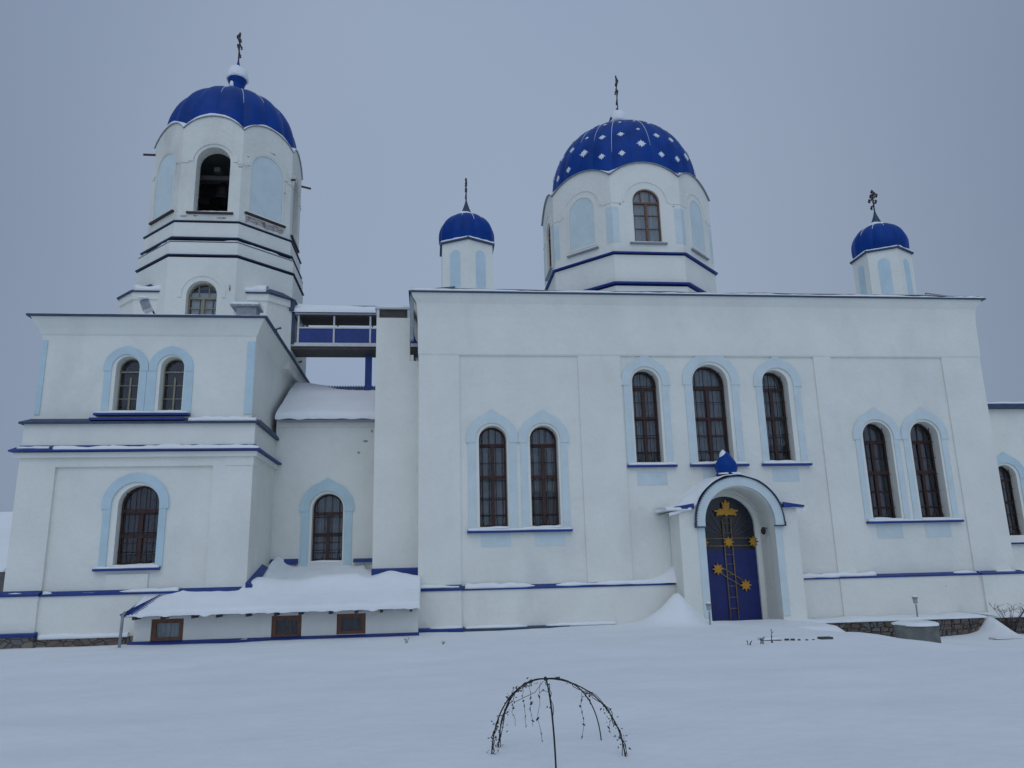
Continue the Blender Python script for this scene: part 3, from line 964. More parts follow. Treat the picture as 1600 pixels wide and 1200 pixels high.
# frieze bands
mb.slab(rect(1.1, 5.43, 9.86, 9.93), (), -0.012, 0.0)
mb.slab(rect(7.1, 14.55, 10.86, 10.93), (), -0.012, 0.0)
mb.slab(rect(15.4, 19.8, 9.86, 9.93), (), -0.012, 0.0)
mb.slab(rect(1.16, 5.35, 9.30, 9.36), (), -0.02, 0.0)
mb.box(X0, X0 + 0.5, 0.60, 22.0, -1.6, 11.45)
mb.box(X1 - 0.5, X1, 0.60, 22.0, -1.6, 11.45)
mb.box(X0 + 0.5, X1 - 0.5, 21.5, 22.0, -1.6, 11.45)
mb.box(X0 + 0.5, X1 - 0.5, 0.60, 21.5, 11.2, 11.4)
flare(mb, X0, X1, 0.0, 22.0, [(9.15, 0.001), (9.20, 0.03), (10.6, 0.05), (11.1, 0.10), (11.3, 0.22), (11.45, 0.28)])
mb.build('wall', M['plaster'], ch)
# plinth
mb = MB()
mb.box(X0 - 0.05, 1.07, -0.30, 0.0, -1.5, 0.88)
mb.box(1.07, 8.6, -0.18, 0.0, -1.5, 0.87)
mb.build('plinth', M['plaster'], ch)
mb = MB()
mb.box(12.6, 14.5, -0.18, 0.0, -1.5, 0.92)
mb.box(14.5, 19.86, -0.24, 0.0, -1.5, 0.92)
mb.box(19.86, X1 + 0.10, -0.34, 0.0, -1.5, 0.92)
mb.box(X1, X1 + 0.10, 0.0, 22.0, -1.5, 0.92)
mb.build('plinth', M['plaster'], ch)
flashing(ch, X0 - 0.08, 1.09, 0.93, -0.34, 0.0, mC, 0.045, 0.14)
flashing(ch, 1.095, 8.6, 0.92, -0.22, 0.0, mC, 0.045, 0.10)
flashing(ch, 12.62, 14.5, 0.96, -0.22, 0.0, mC, 0.04, 0.10)
flashing(ch, 14.505, 19.86, 0.97, -0.28, 0.0, mC, 0.045, 0.08)
flashing(ch, 19.865, X1 + 0.14, 0.97, -0.38, 0.0, mC, 0.045, 0.09)
snow_strip(1.2, 8.5, -0.22, 0.0, 0.94, 0.14, 81, gap=0.04)
snow_strip(-0.3, 1.0, -0.30, 0.0, 0.99, 0.09, 82, gap=0.3)
snow_strip(12.7, 15.9, -0.215, 0.0, 0.98, 0.15, 83, gap=0.02)
snow_strip(15.0, 19.8, -0.24, 0.0, 1.0, 0.10, 84, gap=0.26)
def corner_drift():
    vs, fs = [], []
    n = 16
    for i in range(n + 1):
        x = 6.9 + 1.62 * i / n; t = i / n
        h = 0.10 + 0.46 * t ** 3.2
        for (y, q) in ((0.07, 1.0), (-0.03, 0.97), (-0.12, 0.75), (-0.19, 0.40), (-0.225, -0.02)):
            vs.append((x, y - 0.12 * t ** 4 * (1 - q), 0.95 + h * q))
    for i in range(n):
        for j in range(4):
            a = i * 5 + j; fs.append((a, a + 5, a + 6, a + 1))
    SNOW.add(vs, fs, smooth=True)
corner_drift()
snow_strip(19.9, 21.3, -0.30, 0.0, 1.02, 0.12, 85, gap=0.3)
mb = MB()
mb.add([], [])
mb.box(X0 - 0.1, 1.12, -0.44, -0.30, -1.3, -0.40); mb.box(1.12, 6.2, -0.32, -0.18, -1.3, -0.43)
mb.build('stone_footing', M['stone'], ch)
flashing(ch, X0 - 0.12, 1.14, -0.33, -0.48, -0.28, mC, 0.08, 0.05)
flashing(ch, 1.145, 4.7, -0.36, -0.35, -0.16, mC, 0.07, 0.04, m_='edge')
snow_strip(1.2, 6.3, -0.33, -0.17, -0.35, 0.09, 86, gap=0.15)
snow_strip(-0.3, 1.1, -0.46, -0.28, -0.31, 0.07, 87, gap=0.35)
MB().box(4.9, 6.2, -0.40, -0.2, -0.62, -0.50).build('footing_board', M['rust'], ch)
# windows
k = 0
for c, w in PW:
    window(ch, mC, c, w, 2.98, 6.56, 0.47, 'tall', 10 + k, 'brown', 'curtain' if k else 'curtain'); ledge_snow_in(Matrix.Translation((0, RL, 0)), c, w, 2.98, 0.36, 90 + k); k += 1
for c, w, zt in TW:
    window(ch, mC, c, w, 5.18, zt, 0.47, 'tall', 20 + k, 'brown', 'curtain'); ledge_snow_in(Matrix.Translation((0, RL, 0)), c, w, 5.18, 0.36, 90 + k); k += 1
for c, w in RW:
    window(ch, mC, c, w, 3.02, 6.63, 0.47, 'tall', 30 + k, 'brown', 'curtaindark'); ledge_snow_in(Matrix.Translation((0, RL, 0)), c, w, 3.02, 0.36, 90 + k); k += 1
def sur(cx, w, zb, zt, rout, jamb=None):
    mb = MB(Matrix.Translation((0, RL, 0)))
    surround(mb, cx, w / 2 + 0.09, rout, zb, zt - w / 2, keel=0.17, jamb=jamb, d0=-0.055)
    mb.build('window_surround', M['greyblue'], ch)
sur(2.22, 1.0, 2.85, 6.56, 0.93); sur(4.08, 1.02, 2.85, 6.56, 0.922)
sur(7.98, 1.02, 5.08, 8.67, 0.93); sur(10.49, 1.36, 5.08, 8.86, 1.11); sur(13.08, 1.04, 5.08, 8.64, 0.94)
sur(16.78, 1.12, 2.9, 6.63, 0.95); sur(18.70, 1.12, 2.9, 6.63, 0.955)
mS = Matrix.Translation((0, RL, 0))
sill(ch, mS, 1.30, 4.98, 2.84, 1); sill(ch, mS, 7.10, 8.92, 5.06, 2); sill(ch, mS, 9.43, 11.62, 5.06, 3)
sill(ch, mS, 12.15, 14.03, 5.06, 4); sill(ch, mS, 15.93, 19.66, 2.90, 5)
for x0, x1, z in ((1.78, 2.82, 2.3), (3.68, 4.72, 2.3), (7.45, 8.55, 4.35), (9.9, 11.0, 4.5), (12.55, 13.55, 4.42), (16.3, 17.3, 2.30), (18.2, 19.2, 2.30)):
    MB(mS).slab(rect(x0, x1, z, z + 0.48), (), -0.012, 0.01).build('painted_panel', M['greyblue'], ch)
# roof edge and low snowy roof
mb = MB()
mb.box(X0 - 0.38, X1 + 0.42, -0.36, 22.3, 11.45, 11.50)
mb.build('roof_edge', M['edge'], ch)
mb = MB()
hip = [(X0 - 0.34, -0.32), (X1 + 0.38, -0.32), (X1 + 0.38, 22.26), (X0 - 0.34, 22.26)]
mb.hexa([(x, y, 11.505) for x, y in hip], [(10.5 + (x - 10.5) * 0.5, 11 + (y - 11) * 0.5, 12.7) for x, y in hip])
mb.build('roof', M['blue'], ch)
snow_strip(X0 - 0.3, X1 + 0.34, -0.34, 0.9, 11.50, 0.15, 101, cell=0.25)
old = SNOW.m
def roof_snow():
    n = 40; vs = []; fs = []
    for j in range(n + 1):
        for i in range(n + 1):
            x = X0 - 0.3 + (X1 - X0 + 0.6) * i / n; y = -0.3 + 22.5 * j / n
            tt = min(i, n - i, j, n - j) / n
            vs.append((x, y, 11.56 + min(1.25, tt * 5.0) + 0.05 + 0.05 * noise.noise(Vector((x * .5, y * .5, 5)))))
    for j in range(n):
        for i in range(n):
            a = j * (n + 1) + i; fs.append((a, a + 1, a + n + 2, a + n + 1))
    SNOW.add(vs, fs, smooth=True)
roof_snow()
# bits on the roof corner: parapet plates
mb = MB()
mb.hexa([(-0.75, 0.1, 11.62), (0.95, 0.1, 11.62), (0.95, 0.2, 11.62), (-0.75, 0.2, 11.62)], [(-0.75, 0.1, 11.66), (0.95, 0.1, 11.85), (0.95, 0.2, 11.85), (-0.75, 0.2, 11.66)])
mb.build('ridge_rail', M['edge'], ch)
mb = MB(); mb.tube([(19.9, 0.4, 11.55), (19.9, 0.4, 11.95)], 0.03, 5); mb.tube([(19.9, 0.4, 11.95), (21.75, 0.4, 11.72)], 0.03, 5); mb.box(21.6, 21.85, 0.2, 0.45, 11.5, 11.65)
mb.build('roof_rail', M['grey'], ch)
mb = MB(); mb.box(X0 - 0.33, X0 - 0.20, -0.15, 0.1, 9.7, 11.43); mb.build('gutter_board', M['grey'], ch)

# central drum
CX, CY = 10.57, 11.0
AP = 4.20
FC = lambda k, ap: frame(CX, CY, k * math.pi / 4) @ Matrix.Translation((0, -ap, 0))
stage(ch, CX, CY, AP + 0.05, 11.4, 14.5, {}, M['plaster'])
lips(ch, CX, CY, AP + 0.06, 14.66, 0.16, 0.07, 'blue', snow=0.0)
stage(ch, CX, CY, AP + 0.02, 14.66, 16.1, {}, M['plaster'])
lips(ch, CX, CY, AP + 0.02, 16.22, 0.13, 0.06, 'blue', snow=0.03, seed=120)
dw = arch(0.02, 1.36, 16.82, 19.62)
stage(ch, CX, CY, AP, 16.2, 20.3, {0: [dw], 6: [arch(0, 1.3, 16.9, 19.6)]}, M['plaster'], gable=0.72, thick=0.5)
window(ch, FC(0, AP), 0.02, 1.36, 16.82, 19.62, 0.12, 'short', 8, 'lightbrown', 'curtainpale', grille=False)
window(ch, FC(6, AP), 0.0, 1.30, 16.90, 19.60, 0.12, 'short', 9, 'lightbrown', 'curtainpale', grille=False)
sideC = 2 * AP * math.tan(math.pi / 8)
for k in range(8):
    f_ = FC(k, AP)
    mb = MB(f_)
    n = 20
    for (ro, ri, dd) in ((1.18, 1.06, -0.04),):
        def kl(a): return ro + 0.12 * max(0.0, 1 - abs(a - math.pi / 2) / 0.35) ** 1.6
        ring = [(kl(math.pi * i / n) * math.cos(math.pi * i / n), 18.9 + kl(math.pi * i / n) * math.sin(math.pi * i / n)) for i in range(n + 1)]
        rin = [(ri * math.cos(math.pi * i / n), 18.9 + ri * math.sin(math.pi * i / n)) for i in range(n + 1)][::-1]
        mb.slab(ring + rin, (), dd, 0.01)
    mb.slab(rect(-sideC / 2 + .02, -1.18, 18.82, 18.9), (), -0.035, 0.01)
    mb.slab(rect(1.18, sideC / 2 - .02, 18.82, 18.9), (), -0.035, 0.01)
    if k % 2 == 1:
        mb.slab(arch(0, 1.66, 16.9, 19.72), [arch(0, 1.48, 16.98, 19.63)], -0.035, 0.01)
    mb.build('arch_band', M['plaster'], ch)
    if k % 2 == 1:
        MB(f_).slab(arch(0, 1.46, 16.99, 19.62), (), -0.012, 0.01).build('blind_niche', M['greyblue'], ch)
    mb = MB(f_)
    for s in (-1, 1):
        a, b = sorted((s * (sideC / 2 - 0.0), s * (sideC / 2 - 0.34)))
        MB(f_).slab(rect(a, b, 16.75, 18.6), (), -0.012, 0.01).build('corner_strip', M['greyblue'], ch)
    MB(f_).box(-0.92, 0.92, -0.13, 0.0, 16.66, 16.74).build('window_sill', M['grey'], ch)
    snow_strip(-0.9, 0.9, -0.12, 0.0, 16.74, 0.06, 130 + k, f_)
    mb = MB(f_)
    top = seg_top(-sideC / 2 - 0.02, sideC / 2 + 0.02, 0, 20.31, 0.72, n=18)[2:]
    vs = []
    for (u, v) in top:
        vs += [(u, -0.10, v + 0.01), (u, 0.6, v + 0.14), (u, 0.6, v + 0.08), (u, -0.10, v - 0.02)]
    fs = []
    for i in range(len(top) - 1):
        for j in range(4):
            a, b = i * 4 + j, i * 4 + (j + 1) % 4
            fs.append((a, b, b + 4, a + 4))
    mb.add(vs, fs); mb.build('gable_edge', M['grey'], ch)
    # snow in the valleys between the gables
    SNOW.m = f_
    vs, fs = [], []
    for i, (u, v) in enumerate(top):
        e = abs(2.0 * i / (len(top) - 1) - 1)
        q = 0.015 + 0.17 * e ** 6 * (0.8 + noise.noise(Vector((u, k * 3.0, 1)))) + 0.02 * noise.noise(Vector((u * 4, k * 5.0, 1)))
        q = max(0.012, q)
        vs += [(u, -0.08, v + 0.012), (u, -0.05, v + q), (u, 0.2, v + q + 0.06), (u, 0.55, v + q + 0.12), (u, 0.55, v + 0.1)]
    for i in range(len(top) - 1):
        for j in range(5):
            a, b = i * 5 + j, i * 5 + (j + 1) % 5
            fs.append((a, b, b + 5, a + 5))
    SNOW.add(vs, fs, smooth=True); SNOW.m = I4
Rc = 3.98
prof = [(Rc * 0.99, 20.2), (Rc * 1.0, 20.7)]
for i in range(1, 17):
    a = math.pi / 2 * i / 17
    prof.append((Rc * math.cos(a) ** 0.80, 21.2 + 4.0 * math.sin(a)))
prof += [(0.42, 25.28), (0.34, 25.5)]
DCX = CX + 0.09
mb = MB(); dome_patch(mb, DCX, CY, prof, 24, 0.02, twist=math.pi / 24, per=4)
dc = mb.build('dome', M['dome'], ch)
seam_lines(dc, DCX, CY, prof, 24, (21.8, 24.9), twist=math.pi / 24, bulge=0.02, r=0.018, seed=5, keep=0.7)
# stars laid on the gores: the middle gore of each side differs from its neighbours
st = MB()
def star(mb, az, z, r):
    pts = []
    rad = prof_at(prof, z)
    cen = Vector((DCX + rad * math.cos(az), CY + rad * math.sin(az), z))
    r2 = prof_at(prof, z + 0.05)
    tz = Vector(((r2 - rad) * math.cos(az), (r2 - rad) * math.sin(az), 0.05)).normalized()
    tx = Vector((-math.sin(az), math.cos(az), 0))
    nrm = tx.cross(tz).normalized()
    n = 16
    for i in range(n):
        a = 2 * math.pi * i / n + math.pi / 2
        q = r * (1.25 if i % 4 == 0 else (1.0 if i % 4 == 2 else 0.68))
        pts.append(cen + tx * (q * math.cos(a)) + tz * (q * math.sin(a)))
    b = len(mb.v)
    top = [p + nrm * 0.03 for p in pts]; bot = [p - nrm * 0.1 for p in pts]
    mb.add([cen + nrm * 0.05] + top + bot, [(0, 1 + i, 1 + (i + 1) % n) for i in range(n)] + [(1 + i, 1 + n + i, 1 + n + (i + 1) % n, 1 + (i + 1) % n) for i in range(n)])
for g in range(24):
    az = 2 * math.pi * (g + 1) / 24
    facemid = ((az + math.pi / 2) % (math.pi / 4))
    mid = abs(facemid) < 0.05 or abs(facemid - math.pi / 4) < 0.05
    for z, r in (((22.3, 0.205), (23.35, 0.085), (24.2, 0.055)) if mid else ((21.75, 0.155), (23.0, 0.155), (24.1, 0.075))):
        st = MB(); star(st, az, z, r); st.build('star', M['star'], dc)

MB().lathe([(0.55, 25.0), (0.42, 25.2), (0.36, 25.55), (0.42, 25.7), (0.5, 25.95), (0.4, 26.25), (0.14, 26.5), (0.04, 26.8)], (CX, CY, 0), 20).build('cupola', M['dome'], dc)
snow_cap((CX + .05, CY, 25.75), 0.56, 0.56, 0.9, 9, power=1.3)
snow_cap((CX - 0.95, CY - 0.9, 24.86), 0.6, 0.35, 0.30, 10, power=1.2)
cross(dc, CX + 0.06, CY, 26.4, 2.45, yaw=R(83))

# corner turrets: six-sided, one corner towards the viewer
def turret(tx, ty, seed):
    hexa = lambda r: [(tx + r * math.sin(R(60 * k)), ty - r * math.cos(R(60 * k))) for k in range(6)]
    mb = MB(); mb.prism(hexa(1.17), 11.4, 14.3)
    t_ = mb.build('corner_turret', M['plaster'], ch)
    mb = MB(); mb.prism(hexa(1.27), 14.30, 14.38); mb.build('turret_cornice', M['edge'], t_)
    ap = 1.17 * math.cos(R(30))
    nb = MB()
    for k in range(6):
        nb.m = Matrix.Translation((tx, ty, 0)) @ Matrix.Rotation(R(60 * k + 30), 4, 'Z') @ Matrix.Translation((0, -ap, 0))
        nb.slab(arch(0, 0.46, 12.35, 13.95), (), -0.01, 0.02)
    nb.build('blind_niche', M['paleblue'], t_)
    prof = [(1.06, 14.38), (1.14, 14.6), (1.15, 14.85)]
    for i in range(1, 11):
        a = math.pi / 2 * i / 11
        prof.append((1.15 * math.cos(a) ** 0.9, 14.85 + 1.0 * math.sin(a)))
    prof += [(0.20, 15.93), (0.14, 16.05)]
    d = MB(); dome_patch(d, tx, ty, prof, 12, 0.05, twist=math.pi / 12 + math.pi / 6 * 0)
    dd = d.build('turret_dome', M['dome'], t_)
    seam_lines(dd, tx, ty, prof, 12, (15.1, 15.95), twist=math.pi / 12, bulge=0.05, r=0.025, seed=seed, keep=0.85)
    MB().lathe([(0.24, 15.9), (0.2, 16.02), (0.15, 16.15), (0.07, 16.38), (0.03, 16.55)], (tx, ty, 0), 14).build('finial', M['edge'], dd)
    cross(dd, tx, ty, 16.35, 1.15, r=0.03)
    for k in range(6):
        snow_strip(-0.60, 0.60, -0.09, 0.1, 14.38, 0.08, seed + k, Matrix.Translation((tx, ty, 0)) @ Matrix.Rotation(R(60 * k + 30), 4, 'Z') @ Matrix.Translation((0, -ap, 0)))
    old = SNOW.m; SNOW.m = I4
    snow_cap((tx - 0.05, ty - 0.02, 15.74), 0.42, 0.42, 0.22, seed)
    SNOW.m = old
turret(1.52, 2.5, 200)
turret(19.62, 2.5, 210)

# apse wing beyond the right-hand corner
AY = 8.0
mb = MB(at_y(AY))
mb.slab(rect(21.4, 36.0, -1.6, 8.7), [arch(28.15, 1.1, 2.5, 5.9)], 0, 0.5)
mb.box(21.4, 36.0, 0.5, 8.0, 8.5, 8.68)
mb.box(35.5, 36.0, 0.5, 8.0, -1.6, 8.5)
mb.build('apse_wall', M['plaster'], ch)
mb = MB(at_y(AY)); mb.box(21.4, 36.3, -0.3, 8.3, 8.70, 8.92); mb.build('roof_edge', M['edge'], ch)
snow_strip(21.5, 36.3, -0.26, 4.0, 8.92, 0.22, 301, at_y(AY), cell=0.3)
window(ch, at_y(AY), 28.15, 1.1, 2.5, 5.9, 0.4, 'tall', 77, 'brown', 'curtaindark')
mb = MB(at_y(AY)); surround(mb, 28.2, 0.65, 1.02, 2.3, 5.35, keel=0.17, d0=-0.06); mb.build('window_surround', M['paleblue'], ch)
sill(ch, at_y(AY), 27.0, 29.4, 2.15, 78)
MB(at_y(AY)).box(26.5, 27.35, -0.25, 0.0, 7.0, 7.12).build('wall_lamp_bracket', M['edge'], ch)
mb = MB(at_y(AY)); mb.hexa([(26.85, -0.1, 6.55), (27.0, -0.1, 6.55), (27.0, 0, 6.55), (26.85, 0, 6.55)], [(26.55, -0.22, 7.0), (27.3, -0.22, 7.0), (27.3, 0, 7.0), (26.55, 0, 7.0)]); mb.build('gutter_funnel', M['grey'], ch)

# buttress / chimney block between hall and church
mb = MB()
mb.box(-2.0, -0.37, 1.2, 3.4, -1.2, 9.25)
mb.box(-2.0, -0.74, 1.2, 2.4, 9.25, 10.95)
mb.box(-0.74, -0.60, 1.25, 1.45, 9.25, 9.5)
mb.build('chimney', M['plaster'], ch)
mb = MB()
for x in (-2.0, -0.84):
    for y in (1.2, 2.3): mb.box(x, x + 0.10, y, y + 0.10, 10.95, 11.3)
mb.box(-2.06, -0.68, 1.14, 2.46, 11.3, 11.36)
mb.build('chimney_hood', M['whitemetal'], ch)
mb = MB(); mb.box(-1.9, -0.84, 1.27, 2.3, 10.95, 11.29); mb.build('chimney_louvre', M['darkwood'], ch)
snow_strip(-2.06, -0.68, 1.14, 2.46, 11.36, 0.13, 311)
flashing(ch, -2.02, -0.40, 1.62, 1.08, 1.2, I4, 0.24, 0.05)

# =================================================================== PORCH (part of the church)
PY = -1.1
pm = at_y(PY)
mb = MB(pm)
outl = [(8.5, -1.3), (12.72, -1.3), (12.72, 3.46)] + [(10.62 + 1.5 * math.cos(math.pi * i / 18), 2.92 + 1.5 * math.sin(math.pi * i / 18)) for i in range(3, 16)] + [(8.5, 3.46)]
open_ = arch(10.63, 2.50, -1.25, 4.13, n=20)
# the porch front is a slab with the archway cut out, and side walls run back to the church
mb.slab(outl, [open_], 0.0, 0.45)
mb.box(8.5, 9.30, 0.45, 1.12, -1.3, 3.40)
mb.box(11.94, 12.72, 0.45, 1.12, -1.3, 3.40)
pw_ = mb.build('porch', M['plaster'], ch)
# barrel vault behind the arch
vs, fs = [], []
n = 20
for i in range(n + 1):
    a = math.pi * i / n
    for (rr, d) in ((1.25, 0.44), (1.25, 1.3), (1.48, 1.3), (1.48, 0.44)):
        vs.append((10.63 + rr * math.cos(a), d, 2.88 + rr * math.sin(a)))
for i in range(n):
    for j in range(4):
        a, b = i * 4 + j, i * 4 + (j + 1) % 4
        fs.append((a, b, b + 4, a + 4))
mb = MB(pm); mb.add(vs, fs, smooth=False); mb.box(9.3, 9.38, 0.44, 1.3, -1.3, 2.9); mb.box(11.88, 11.945, 0.44, 1.3, -1.3, 2.9)
mb.build('porch_vault', M['plaster'], pw_)
# arch hood: pale ring with a dark toothed edge
mb = MB(pm)
n = 28
ro_, ri_ = 1.56, 1.25
ring = [(10.62 + ro_ * math.cos(math.pi * i / n), 2.92 + ro_ * math.sin(math.pi * i / n)) for i in range(n + 1)]
rin = [(10.62 + ri_ * math.cos(math.pi * i / n), 2.92 + ri_ * math.sin(math.pi * i / n)) for i in range(n + 1)][::-1]
mb.slab([(10.62 + ro_, 2.80)] + ring + [(10.62 - ro_, 2.80), (10.62 - ri_, 2.80)] + rin + [(10.62 + ri_, 2.80)], (), -0.14, 0.0)
mb.build('arch_hood', M['greyblue'], pw_)
for s in (-1, 1):
    xa, xb = sorted((10.62 + s * 1.25, 10.62 + s * 1.50)); MB(pm).slab(rect(xa, xb, -0.2, 2.8), (), -0.03, 0.0).build('pilaster', M['greyblue'], pw_)
mb = MB(pm)
vs, fs = [], []
for i in range(n + 1):
    a = math.pi * i / n
    for (rr, d) in ((1.565, -0.18), (1.585, -0.18), (1.585, 0.5), (1.565, 0.5)):
        vs.append((10.62 + rr * math.cos(a), d, 2.92 + rr * math.sin(a)))
for i in range(n):
    for j in range(4):
        a, b = i * 4 + j, i * 4 + (j + 1) % 4
        fs.append((a, b, b + 4, a + 4))
mb.add(vs, fs)
mb.box(10.62 - 1.60, 10.62 - 1.565, -0.20, 0.5, 2.76, 2.92); mb.box(10.62 + 1.565, 10.62 + 1.60, -0.20, 0.5, 2.76, 2.92)
mb.box(10.62 - 1.56, 10.62 - 1.24, -0.16, 0.0, 2.76, 2.795); mb.box(10.62 + 1.24, 10.62 + 1.56, -0.16, 0.0, 2.76, 2.795)
N = 54
for i in range(N):   # small teeth of the corrugated sheet
    a = math.pi * (i + 0.5) / N
    c_, s_ = math.cos(a), math.sin(a)
    mb.tube([(10.62 + 1.555 * c_, -0.225, 2.92 + 1.555 * s_), (10.62 + 1.555 * c_, 0.0, 2.92 + 1.555 * s_)], 0.014, 4)
mb.build('arch_roof', M['edge'], pw_)
# shoulders
mb = MB(pm)
mb.hexa([(8.30, -0.18, 3.40), (9.0, -0.18, 3.40), (9.0, 1.15, 3.40), (8.30, 1.15, 3.40)], [(8.30, -0.18, 3.46), (9.0, -0.18, 3.58), (9.0, 1.15, 3.64), (8.30, 1.15, 3.50)])
mb.build('shoulder_roof', M['blue'], pw_)
mb = MB(pm)
mb.hexa([(12.2, -0.18, 3.40), (12.95, -0.18, 3.40), (12.95, 1.15, 3.40), (12.2, 1.15, 3.40)], [(12.2, -0.18, 3.58), (12.95, -0.18, 3.46), (12.95, 1.15, 3.5), (12.2, 1.15, 3.64)])
mb.build('shoulder_roof', M['blue'], pw_)
def porch_snow():
    vs, fs = [], []
    nx, ny = 44, 8
    for j in range(ny + 1):
        d = -0.12 + 1.3 * j / ny
        for i in range(nx + 1):
            x = 8.12 + (13.0 - 8.12) * i / nx
            u = (x - 10.62)
            z = 3.50
            if abs(u) < 1.60: z = max(z, 2.92 + math.sqrt(1.64 ** 2 - u * u) + 0.02 + 0.07 * j / ny)
            ramp = 4.78 - max(0.0, -u - 0.3) * 0.62 if u < 0 else 4.66 - abs(u) * 0.62
            z = max(z, min(ramp, 4.6) * (1 if j > 1 else 0) * (0.97 + 0.03 * j / ny)) if j > 1 else z
            if x < 8.9: z -= 0.25 * (8.9 - x) / 0.8
            if x > 12.5: z -= 0.12 * (x - 12.5) / 0.5
            z += 0.03 * noise.noise(Vector((x * 3, d * 3, 8)))
            vs.append((x, d, z))
    for j in range(ny):
        for i in range(nx):
            a = j * (nx + 1) + i; fs.append((a, a + 1, a + nx + 2, a + nx + 1))
    b = len(vs)
    # front skirt
    for i in range(nx + 1):
        x, d, z = vs[i]
        vs.append((x, d + 0.01, z - 0.10 if (x < 9.0 or x > 12.3) else z - 0.03))
    for i in range(nx): fs.append((i, b + i, b + i + 1, i + 1))
    SNOW.m = pm; SNOW.add(vs, fs, smooth=True); SNOW.m = I4
porch_snow()
snow_strip(8.0, 8.9, -0.18, 1.1, 3.36, 0.16, 320, pm, cell=0.08)
# finial dome
mb = MB(); mb.lathe([(0.38, 0.0), (0.38, 0.05), (0.33, 0.07), (0.37, 0.16), (0.40, 0.28), (0.355, 0.44), (0.24, 0.62), (0.11, 0.78), (0.02, 0.90)], (10.53, -0.6, 4.60), 18)
mb.build('finial_dome', M['dome'], pw_)
MB().tube([(10.53, -0.6, 5.45), (10.53, -0.6, 5.68)], 0.018, 5).build('finial_spike', M['edge'], pw_)
snow_strip(10.15, 10.9, -0.97, -0.8, 4.62, 0.06, 322, cell=0.06)
snow_cap((10.45, -0.62, 5.20), 0.15, 0.12, 0.30, 3, power=1.2)
# wall lamp inside the arch
mb = MB(); mb.tube([(11.86, -0.5, 2.72), (11.70, -0.55, 2.75)], 0.02, 5); mb.lathe([(0.03, 0.1), (0.09, 0.0), (0.07, -0.12), (0.02, -0.16)], (11.70, -0.55, 2.66), 10)
mb.build('wall_lamp', M['iron'], pw_)

# door
dY = 0.28
dmx = at_y(dY)
door = MB(dmx)
door.slab(rect(DX - 1.08, DX + 1.08, -1.2, 2.02), (), 0.0, 0.08)
door.box(DX - 0.012, DX + 0.012, -0.006, 0.0, -0.4, 2.0)
dr = door.build('door', M['doorblue'], ch)
MB(dmx).slab([(DX - 1.08, 2.02), (DX + 1.08, 2.02)] + [(DX + 1.08 * math.cos(math.pi * i / 18), 2.84 + 1.08 * math.sin(math.pi * i / 18)) for i in range(19)], (), 0.01, 0.08).build('fanlight', M['fanlight'], dr)
# reveal that narrows the opening round the door
mb = MB(dmx)
mb.slab(rect(9.2, 12.05, -1.2, 4.3), [arch(DX, 2.10, -1.15, 3.92, n=20)], -0.10, 0.02)
mb.build('door_reveal', M['plaster'], dr)
orn = MB(dmx)
def line(a, b, r=0.022): orn.tube([(a[0], -0.06, a[1]), (b[0], -0.06, b[1])], r, 5)
cxx = DX + 0.03
for s in (-0.15, 0.15): line((cxx + s, -0.35), (cxx + s, 3.2))
for z in (0.0, 0.38, 0.76, 1.15, 1.52, 1.85, 2.62, 2.95, 3.15): line((cxx - 0.15, z), (cxx + 0.15, z), 0.014)
for z in (2.16, 2.42): line((cxx - 0.95, z), (cxx + 0.95, z))
for z in (2.16, 2.42): line((cxx - 0.95, z), (cxx - 0.95, 2.3), 0.014)
for s in (-0.12, 0.12): line((cxx - 0.5, 1.40 + s), (cxx + 0.5, 0.78 + s))
for i in range(9):
    a = math.pi * (i + 0.5) / 9
    line((cxx + 0.22 * math.cos(a), 2.5 + 0.1 * math.sin(a)), (cxx + 0.85 * math.cos(a), 2.6 + 0.9 * math.sin(a)), 0.007)
orn.build('cross_lattice', M['goldline'], dr)
gs = MB(dmx)
def gstar(x, z, r, n=8, inner=0.52):
    pts = []
    for i in range(2 * n):
        a = math.pi * i / n
        q = r if i % 2 == 0 else r * inner
        pts.append((x + q * math.cos(a), z + q * math.sin(a)))
    g_ = MB(dmx); g_.slab(pts, (), -0.10, -0.07); g_.build('gilt_star', M['gold'], dr)
gstar(cxx, 2.29, 0.20); gstar(cxx + 0.93, 2.29, 0.20); gstar(cxx - 0.93, 2.29, 0.20)
gstar(cxx - 0.48, 1.36, 0.22); gstar(cxx + 0.50, 0.78, 0.22)
# trefoil head
def blob(x, z, rx, rz, n=14): gs.slab([(x + rx * math.cos(2 * math.pi * i / n), z + rz * math.sin(2 * math.pi * i / n)) for i in range(n)], (), -0.10 - 0.001 * (x + z), -0.07)
gs = MB(dmx)
blob(cxx, 3.55, 0.13, 0.15); blob(cxx - 0.2, 3.36, 0.15, 0.12); blob(cxx + 0.2, 3.36, 0.15, 0.12); blob(cxx, 3.36, 0.12, 0.14)
for (px_, pz_, rx_, rz_) in ((0, 3.70, 0.045, 0.09), (-0.11, 3.66, 0.03, 0.06), (0.11, 3.66, 0.03, 0.06), (-0.38, 3.40, 0.07, 0.035), (0.38, 3.40, 0.07, 0.035), (-0.33, 3.27, 0.05, 0.05), (0.33, 3.27, 0.05, 0.05)):
    blob(cxx + px_, pz_, rx_, rz_)
gs.build('gilt_trefoil', M['gold'], dr)

